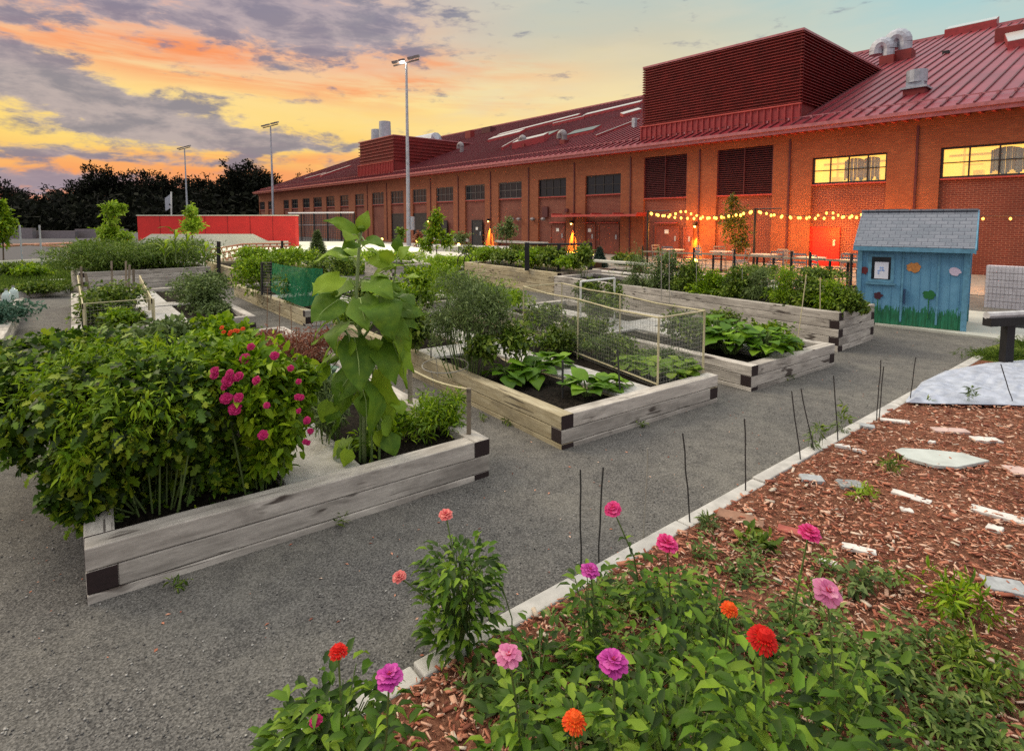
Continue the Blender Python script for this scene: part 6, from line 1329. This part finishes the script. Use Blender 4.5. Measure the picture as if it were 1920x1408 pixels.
# ---------------------------------------------------------------- light poles, flagpole
flood = emit('floodlight_lens', (1.0, .93, .78), 30)
def lightpole(label, px, pytop, Hp, lit):
    Y = F * (Hp - H) / (415 - pytop); b = D(px, 415, Y); b.z = 0; t = thing('light_pole', label, 'light pole', tuple(b), 0, 'tall floodlight poles')
    m = MB(); m.tube([b, b + Z * Hp], [.17, .08], 10); m.build('pole', galv, t); m = MB(); m.tube([b + Z * 1.2 + Vector((.3, 0, 0)), b + Z * 2.2 + Vector((.3, 0, 0))], .18, 8) if lit else m.box((b.x - .2, b.y - .2, 0), (b.x + .2, b.y + .2, .5)); m.build('control_box', galv, t)
    m = MB(); tp = b + Z * Hp; m.tube([tp + Vector((-.95, 0, -.25)), tp + Vector((.95, 0, .22))], .06, 6); m.build('cross_arm', dullgrey, t)
    for k, dx in enumerate((-.8, -.3, .35, .8)):
        c = tp + Vector((dx, -.1, dx * .25 + .05)); m = MB(); m.obox(c + Vector((-.2, -.25, -.02)), (.4, 0, .08), (0, .5, .12), (-.03, -.03, .16)); lm = m.build('floodlight', dullgrey, t)
        m = MB(); m.obox(c + Vector((-.15, -.24, -.05)), (.3, 0, .06), (0, .4, .08), (0, 0, .02)); m.build('lens', flood if lit and k == 1 else skyglass, lm)
    return t, tp
lp1, tp1 = lightpole('tallest light pole with a lit head, in front of the hall', 766, 126, 13.5, True)
lightpole('middle light pole near the far end of the hall', 513, 240, 13.5, False); lightpole('farthest light pole above the red wall', 352, 281, 13.5, False)
fl_ = bpy.data.lights.new('flood_light', 'SPOT'); fl_.energy = 9000; fl_.color = (1.0, .93, .62); fl_.spot_size = R(75); fl_.spot_blend = .6; fl_.shadow_soft_size = .3
fo = bpy.data.objects.new('flood_light', fl_); COL.objects.link(fo); fo.parent = lp1; fo.location = Vector((-.3, -.5, 13.2)); fo.rotation_euler = (Vector((-6, 20, 0)) - tp1).to_track_quat('-Z', 'Y').to_euler()
b = D(321, 415, 95); b.z = 0; t = thing('flagpole', 'thin white flagpole with limp flag before the dark trees', 'flagpole', tuple(b)); m = MB(); m.tube([b, D(321, 360, 95)], .12, 6); m.build('pole', whitepipe, t); m = MB(); m.obox(D(321, 363, 95), (-1.1, 0, -.8), (0, .1, 0), (0, 0, -2.2)); m.build('flag', galv, t)

# ---------------------------------------------------------------- red wall, ramps, backstop, trusses, left lot
rw = thing('red_wall', 'long red painted wall with a cream trapezoid and white top edge', 'wall', tuple(D(389, 475, 33)))
zt = D(389, 405, 33).z; m = MB(); x0, x1 = D(236, 0, 33).x, D(541, 0, 33).x; m.box((x0, 33, 0), (x1, 33.5, zt)); m.build('wall', redwall, rw); m = MB(); [m.box((x0 + (x1 - x0) * k / 7 - .012, 32.985, .3), (x0 + (x1 - x0) * k / 7 + .012, 33.0, zt)) for k in range(1, 7)]; m.build('panel_joints', plain('dark_red_joint', (.25, .012, .012), .7), rw)
m = MB(); m.box((x0 - .03, 32.96, zt), (x1 + .03, 33.54, zt + .05)); m.build('coping', whitewall, rw)
m = MB(); m.prism([(D(px, py, 32.98).x, 32.98, D(px, py, 32.98).z) for px, py in ((240, 478), (240, 466), (285, 439), (475, 439), (502, 452), (541, 452), (541, 478))], (0, -.08, 0)); m.build('painted_panel', whitewall, rw)
def slab(label, pts, z, t, mat, name='skate_ramp', cat='ramp'):
    P = [G(*p, z) for p in pts]; m = MB(); m.prism([(p.x, p.y, z) for p in P], (0, 0, -t)); return tag(m.build(name, mat, origin=(P[0].x, P[0].y, 0)), label, cat)
slab('low cream ramp in front of the red wall', [(395, 490), (555, 470), (560, 462), (400, 462)], .45, .45, whitewall)
slab('long pale ramp with a sloping top behind the sunflower head', [(545, 478), (790, 472), (795, 466), (690, 453), (545, 453)], .35, .35, whitewall)
slab('flat pale ledge below the dark garage doors', [(780, 461), (990, 468), (990, 463), (785, 457)], .3, .28, concrete, 'ledge', 'ledge')
bs = thing('backstop_fence', 'dark chain-link backstop with a white top rail, right of the red wall', 'fence', tuple(D(600, 450, 48))); a, b = D(541, 400, 48), D(664, 399, 46); m = MB(); m.tube([a, b], .07, 6); m.build('top_rail', whitepipe, bs)
for k in range(6): p = a.lerp(b, k / 5); m = MB(); m.tube([p, (p.x, p.y, 0)], .06, 6); m.build('post', black, bs)
p, q = Vector((a.x, a.y, 0)), Vector((b.x, b.y, 0)); m = MB()
for k in range(40): c = p.lerp(q, k / 39); m.tube([c, c + Z * a.z], .025, 3)
for k in range(14): m.tube([p + Z * a.z * k / 14, q + Z * a.z * k / 14], .022, 3)
m.build('chain_link', darkstick, bs); m = MB(); m.tube([a - Z * 1.0, b - Z * 1.0], .035, 5); m.build('middle_rail', dullgrey, bs)
trs = thing('orange_footbridge', 'small bridge of rust-orange trusses in front of the cream ramp', 'footbridge', tuple(D(430, 470, 21)))
for dy, (xa, ya, xb, yb, xc, yc) in ((0, (386, 470, 455, 458, 545, 456)), (-1.0, (400, 478, 470, 463, 548, 462))):
    A_, B_, C_ = D(xa, ya, 21 + dy), D(xb, yb, 21 + dy), D(xc, yc, 21 + dy); m = MB(); m.tube([A_, B_, C_], .03, 5); dz = Z * .42; m.tube([A_ - dz, B_ - dz, C_ - dz], .03, 5); n = 14
    for k in range(n):
        l1, l2 = lerpl([A_, B_, C_], k / n), lerpl([A_, B_, C_], (k + .5) / n); l3 = lerpl([A_, B_, C_], (k + 1) / n); m.tube([l1, l2 - dz], .014, 4); m.tube([l2 - dz, l3], .014, 4)
    m.build('truss', orangem, trs)
a, b = D(0, 460, 30), D(160, 456, 30)
for i, (x0, y0, x1, y1) in enumerate(((-120, 464, 135, 456), (45, 458, 128, 463), (-60, 467, 50, 459))):
    m = MB(); p, q = D(x0, y0, 25), D(x1, y1, 25); m.tube([p, q], .05, 5); tag(m.build('pink_rail', plain('pale_pink_paint%d' % i, (.62, .32, .22), .6), origin=tuple(p)), ['long pale pink rail across the dark lot', 'short pale pink rail sloping down to the right in the dark lot', 'pale pink rail sloping at the left edge of the dark lot'][i], 'rail', 'pink rails')
m = MB(); p = D(118, 465, 21); m.obox(Vector((p.x, p.y, 0)), (.12, 0, 0), (0, .12, 0), (0, 0, p.z)); tag(m.build('end_post', whitewall, origin=(p.x, p.y, 0)), 'short cream post at the end of the dark lot', 'post')
m = MB(); p, q = D(-120, 432, 62), D(140, 432, 62)
for k, (x0, x1, y0) in enumerate(((-120, 60, 428), (60, 140, 433), (140, 235, 430))):
    m = MB(); p, q = D(x0, y0, 60 + k), D(x1, y0, 60 + k); m.box((p.x, p.y, 0), (q.x, p.y + .5, p.z)); tag(m.build('low_wall', dullgrey, origin=(p.x, p.y, 0)), ['low grey wall at the left beyond the dark lot', 'lower grey wall in the middle beyond the dark lot', 'low grey wall joining the red wall'][k], 'wall', 'low grey walls')
for k, (px, nm) in enumerate(((38, 'left'), (75, 'middle'))):
    p = D(px, 440, 22); m = MB(); m.tube([(p.x, p.y, 0), (p.x, p.y, 1.7)], .03, 6); tag(m.build('fence_post', galv, origin=(p.x, p.y, 0)), 'thin grey fence post at the %s of the dark lot' % nm, 'post', 'thin posts at the lot')
for i, (px, py, Y, lb) in enumerate(((716, 450, 36, 'small glowing bollard lamp above the white ramp'), (781, 454, 35, 'small glowing bollard lamp right of the light pole'), (860, 460, 32, 'small glowing bollard lamp near the dark door'), (1110, 478, 24, 'small glowing bollard lamp beside the small dark spruce'), (1304, 492, 19.5, 'glowing lamp in the patio seating'))):
    c = D(px, py, Y); t = thing('bollard_lamp', lb, 'bollard lamp', (c.x, c.y, 0), 0, 'glowing bollard lamps'); m = MB(); m.tube([(c.x, c.y, 0), c], .03, 6); m.build('post', black, t); m = MB(); m.ball(c + Z * .04, .075, 8); m.build('globe', emit_lamp, t)
for i, px in enumerate((870, 882, 895)):
    p = D(px, 505, 20 + i * .1); m = MB(); m.tube([Vector((p.x + .22 * math.cos(a) , p.y, max(0, p.z - .1) + .42 + .22 * math.sin(a))) for a in np.linspace(math.pi, 0, 9)] , .02, 5); m.tube([(p.x - .22, p.y, 0), (p.x - .22, p.y, p.z + .32)], .02, 5); m.tube([(p.x + .22, p.y, 0), (p.x + .22, p.y, p.z + .32)], .02, 5)
    tag(m.build('bike_rack', black, origin=(p.x, p.y, 0)), 'arched black bike rack, %s from the left by the tall pale bed' % ordn[i], 'bike rack', 'arched bike racks')

# ---------------------------------------------------------------- patio: string lights, fence, chairs and tables
def pole(px, pyt, X, Y, arm, lb):
    t = thing('string_light_pole', lb, 'pole', (X, Y, 0), 0, 'string light poles'); zt = D(px, pyt, Y).z; m = MB(); m.tube([(X, Y, 0), (X, Y, zt + .02)], .045, 8); m.build('post', black, t)
    e = Vector((X, Y, zt)) + BT * arm; m = MB(); m.tube([(X, Y, zt), e], .02, 5); m.build('arm', black, t); return Vector((X, Y, zt))
q1 = pole(1214, 396, 5.5, 23.05, 1.0, 'black pole at the left end of the string lights'); q2 = pole(1415, 392, 8.4, 19.7, .9, 'black pole in the middle of the string lights'); q3 = pole(1640, 394, 10.8, 16.9, .8, 'black pole behind the shed roof'); q0 = q3 + BT * 5.5
bulbm = emit('string_bulb', (1.0, .50, .07), 4.5)
def string(a, b, sag, n, lb, wall=False):
    a, b = Vector(a), Vector(b); t = thing('string_lights', lb, 'string lights', tuple(a), 0, 'warm string lights'); f = lambda k: a.lerp(b, k) - Z * sag * 4 * k * (1 - k)
    m = MB(); m.tube([f(k / 16) for k in range(17)], .008, 4); m.build('wire', black, t); r = .042 * ((a.y + b.y) / 2) / 20
    for k in range(n): c = f((k + .5) / n) - Z * .07; m = MB(); m.ball(c, r, 8, 0, (1, 1, 1.25)); m.build('bulb', bulbm, t)
    for k in (.2, .5, .8):
        l = bpy.data.lights.new('string_glow', 'POINT'); l.energy = 60; l.color = (1.0, .33, .04); l.shadow_soft_size = .2; lo = bpy.data.objects.new('string_glow', l); COL.objects.link(lo); lo.parent = t; pt = f(k) - Z * .7; dw = (pt - A0).dot(BN); pt = pt + BN * (max(0, -dw - 1.1) if wall else 0) ; lo.location = pt - WP[t.name]
wz = 2.25
string(q1, q2, .25, 16, 'front string of warm bulbs between the left and middle poles'); string(q2, q3, .22, 14, 'front string of warm bulbs between the middle pole and the shed'); string(q3, q0, .2, 10, 'string of warm bulbs running right behind the shed')
wA = wall_at(WS(1284), -.15); wB = wall_at(WS(1560), -.15); wC = wall_at(WS(1700), -.15)
string((wA.x, wA.y, 2.45), q2, .32, 10, 'string of warm bulbs from the wall to the middle pole', True); string(q1, (wA.x, wA.y, 2.45), .18, 6, 'short string of warm bulbs from the left pole to the wall', True); string(q2, (wB.x, wB.y, 2.3), .25, 8, 'string of warm bulbs from the middle pole back to the wall above the red door', True); string((wB.x, wB.y, 2.3), q3, .2, 7, 'string of warm bulbs from the wall to the shed pole', True)
pf = thing('patio_fence', 'black post fence with a timber top rail along the patio', 'fence', tuple(D(1210, 500, 20.5)))
fa, fb, fc = D(1205, 473, 20.5), D(1420, 482, 16.5), D(1640, 495, 13.6)
m = MB(); m.obox(fa, fb - fa, (.05, .06, 0), Z * .05); m.build('top_rail', wood_old, pf); m = MB(); m.obox(fb, fc - fb, (.05, .06, 0), Z * .05); m.build('top_rail', wood_old, pf)
for k in range(13):
    p = fa.lerp(fb, k / 6) if k < 7 else fb.lerp(fc, (k - 6) / 6); m = MB(); m.obox((p.x - .02, p.y, 0), (.05, 0, 0), (0, .05, 0), (0, 0, p.z + (.22 if k in (0, 3, 5, 8, 9, 11) else 0))); m.build('post', black, pf)
m = MB()
for j in range(5): z = .15 + j * (fa.z - .2) / 5; m.tube([(fa.x, fa.y, z), (fb.x, fb.y, z), (fc.x, fc.y, z)], .006, 4)
m.build('wires', darkstick, pf)
cm = plain('grey_chair', (.16, .17, .19), .5); cmb = plain('blue_grey_chair', (.2, .25, .36), .5); tm = plain('table_grey', (.36, .35, .34), .6)
def chair():
    t = thing('patio_chair', 'x', 'chair'); m = MB(); m.box((-.22, -.22, .43), (.22, .22, .46)); m.build('seat', cm, t); m = MB()
    for x in (-.2, .2): m.tube([(x, .2, .46), (x, .26, .86)], .015, 5)
    for z in (.6, .72, .84): m.obox((-.2, .2 + (z - .46) * .15, z), (.4, 0, 0), (0, .015, 0), (0, 0, .05))
    m.build('backrest', cm, t)
    for x in (-.2, .2):
        for y in (-.2, .2): m = MB(); m.tube([(x, y, .43), (x * 1.15, y * 1.2, 0)], .013, 5); m.build('leg', cm, t)
    return t
def table():
    t = thing('patio_table', 'x', 'table'); m = MB(); m.tube([(0, 0, .71), (0, 0, .74)], .42, 20); m.build('tabletop', tm, t); m = MB(); m.tube([(0, 0, .02), (0, 0, .71)], .035, 8); m.build('pedestal', black, t); m = MB(); m.tube([(0, 0, 0.012), (0, 0, .035)], .24, 14); m.build('base', black, t); return t
C0, T0 = chair(), table(); first = True
for i, (px, Y) in enumerate(((1262, 22.2), (1352, 20.8), (1432, 19.0), (1520, 17.4), (1590, 16.0))):
    p = D(px, 500, Y); o = T0 if i == 0 else copy_tree(T0); o.location = (p.x, p.y, .012); o['group'] = 'round patio tables'; o['label'] = 'round grey table, %s from the left on the patio' % ordn[i]
    for k in range(3):
        a = i * 1.3 + k * 2.1; c = C0 if first else copy_tree(C0); first = False; c.location = (p.x + .72 * math.cos(a), p.y + .72 * math.sin(a), .012); c.rotation_euler = (0, 0, a - math.pi / 2)
        c['group'] = 'grey patio chairs'; dr = ['nearer', 'right-hand', 'farther'][k]; c['label'] = 'grey slatted chair at the %s table from the left, %s of its three' % (ordn[i], ['first', 'second', 'third'][k])
m = MB(); p = D(1158, 500, 19); m.obox((p.x - 1.0, p.y, .50), BT * 2.4, BN * .4, Z * .06); t = thing('bench', 'pale slab bench in front of the small dark spruce', 'bench', (p.x, p.y, 0)); m.build('seat', pale_conc, t)
for k in (-.8, .9): m = MB(); m.obox(Vector((p.x - .7, p.y, 0)) + BT * (k + .6), BT * .12, BN * .35, Z * .5); m.build('leg', black, t)
pv = plain('pale_paver_plate', (.55, .56, .50), .8)
for i, (px, py) in enumerate(((1360, 529), (1440, 530), (1445, 540), (1500, 533), (1540, 542))):
    g = G(px, py, .31); m = MB(); m.obox((g.x - .25, g.y - .2, .31), (.5, .05, 0), (0, .4, 0), (0, 0, .04)); tag(m.build('stepping_plate', pv, origin=(g.x, g.y, .31)), 'pale square plate behind the tall grey bed, %s from the left' % ordn[i], 'paving plate', 'pale paving plates')

for i, (px, py, lb) in enumerate(((330, 1105, 'small weed at the foot of the nearest bed, left of its middle'), (640, 985, 'small weed at the foot of the nearest bed, right of its middle'), (900, 790, 'weed on the gravel between the nearest bed and the squash bed'), (1200, 800, 'tiny weed at the foot of the squash bed, right side'), (1480, 712, 'tiny weed at the foot of the low squash mound bed'))):
    c = G(px, py, 0); bush('weed', lb, 'weed', [((c.x, c.y, .03), (.07, .07, .03), 1)], 40, .035, G2, T_NARROW, 0, 0, group='weeds')
n = 900; t = RNG.uniform(-1, 1, n); y = 2.2 + RNG.random(n) * 9; x = t * .9 * y; ok = ((x - c0.x) * CN.x + (y - c0.y) * CN.y) < -.03; x, y = x[ok], y[ok]; k = len(x)
P = np.stack([x, y, np.full(k, .004)], 1); a = RNG.uniform(0, 6.28, k)
o = leafmesh('leaf_litter', chipm, None, P, np.stack([np.cos(a), np.sin(a), np.zeros(k)], 1), np.stack([RNG.normal(0, .2, k), RNG.normal(0, .2, k), np.ones(k)], 1), RNG.uniform(.008, .028, k), T_SMALL); tag(o, 'bits of chip and dry leaf blown onto the gravel path', 'litter', kind='stuff')
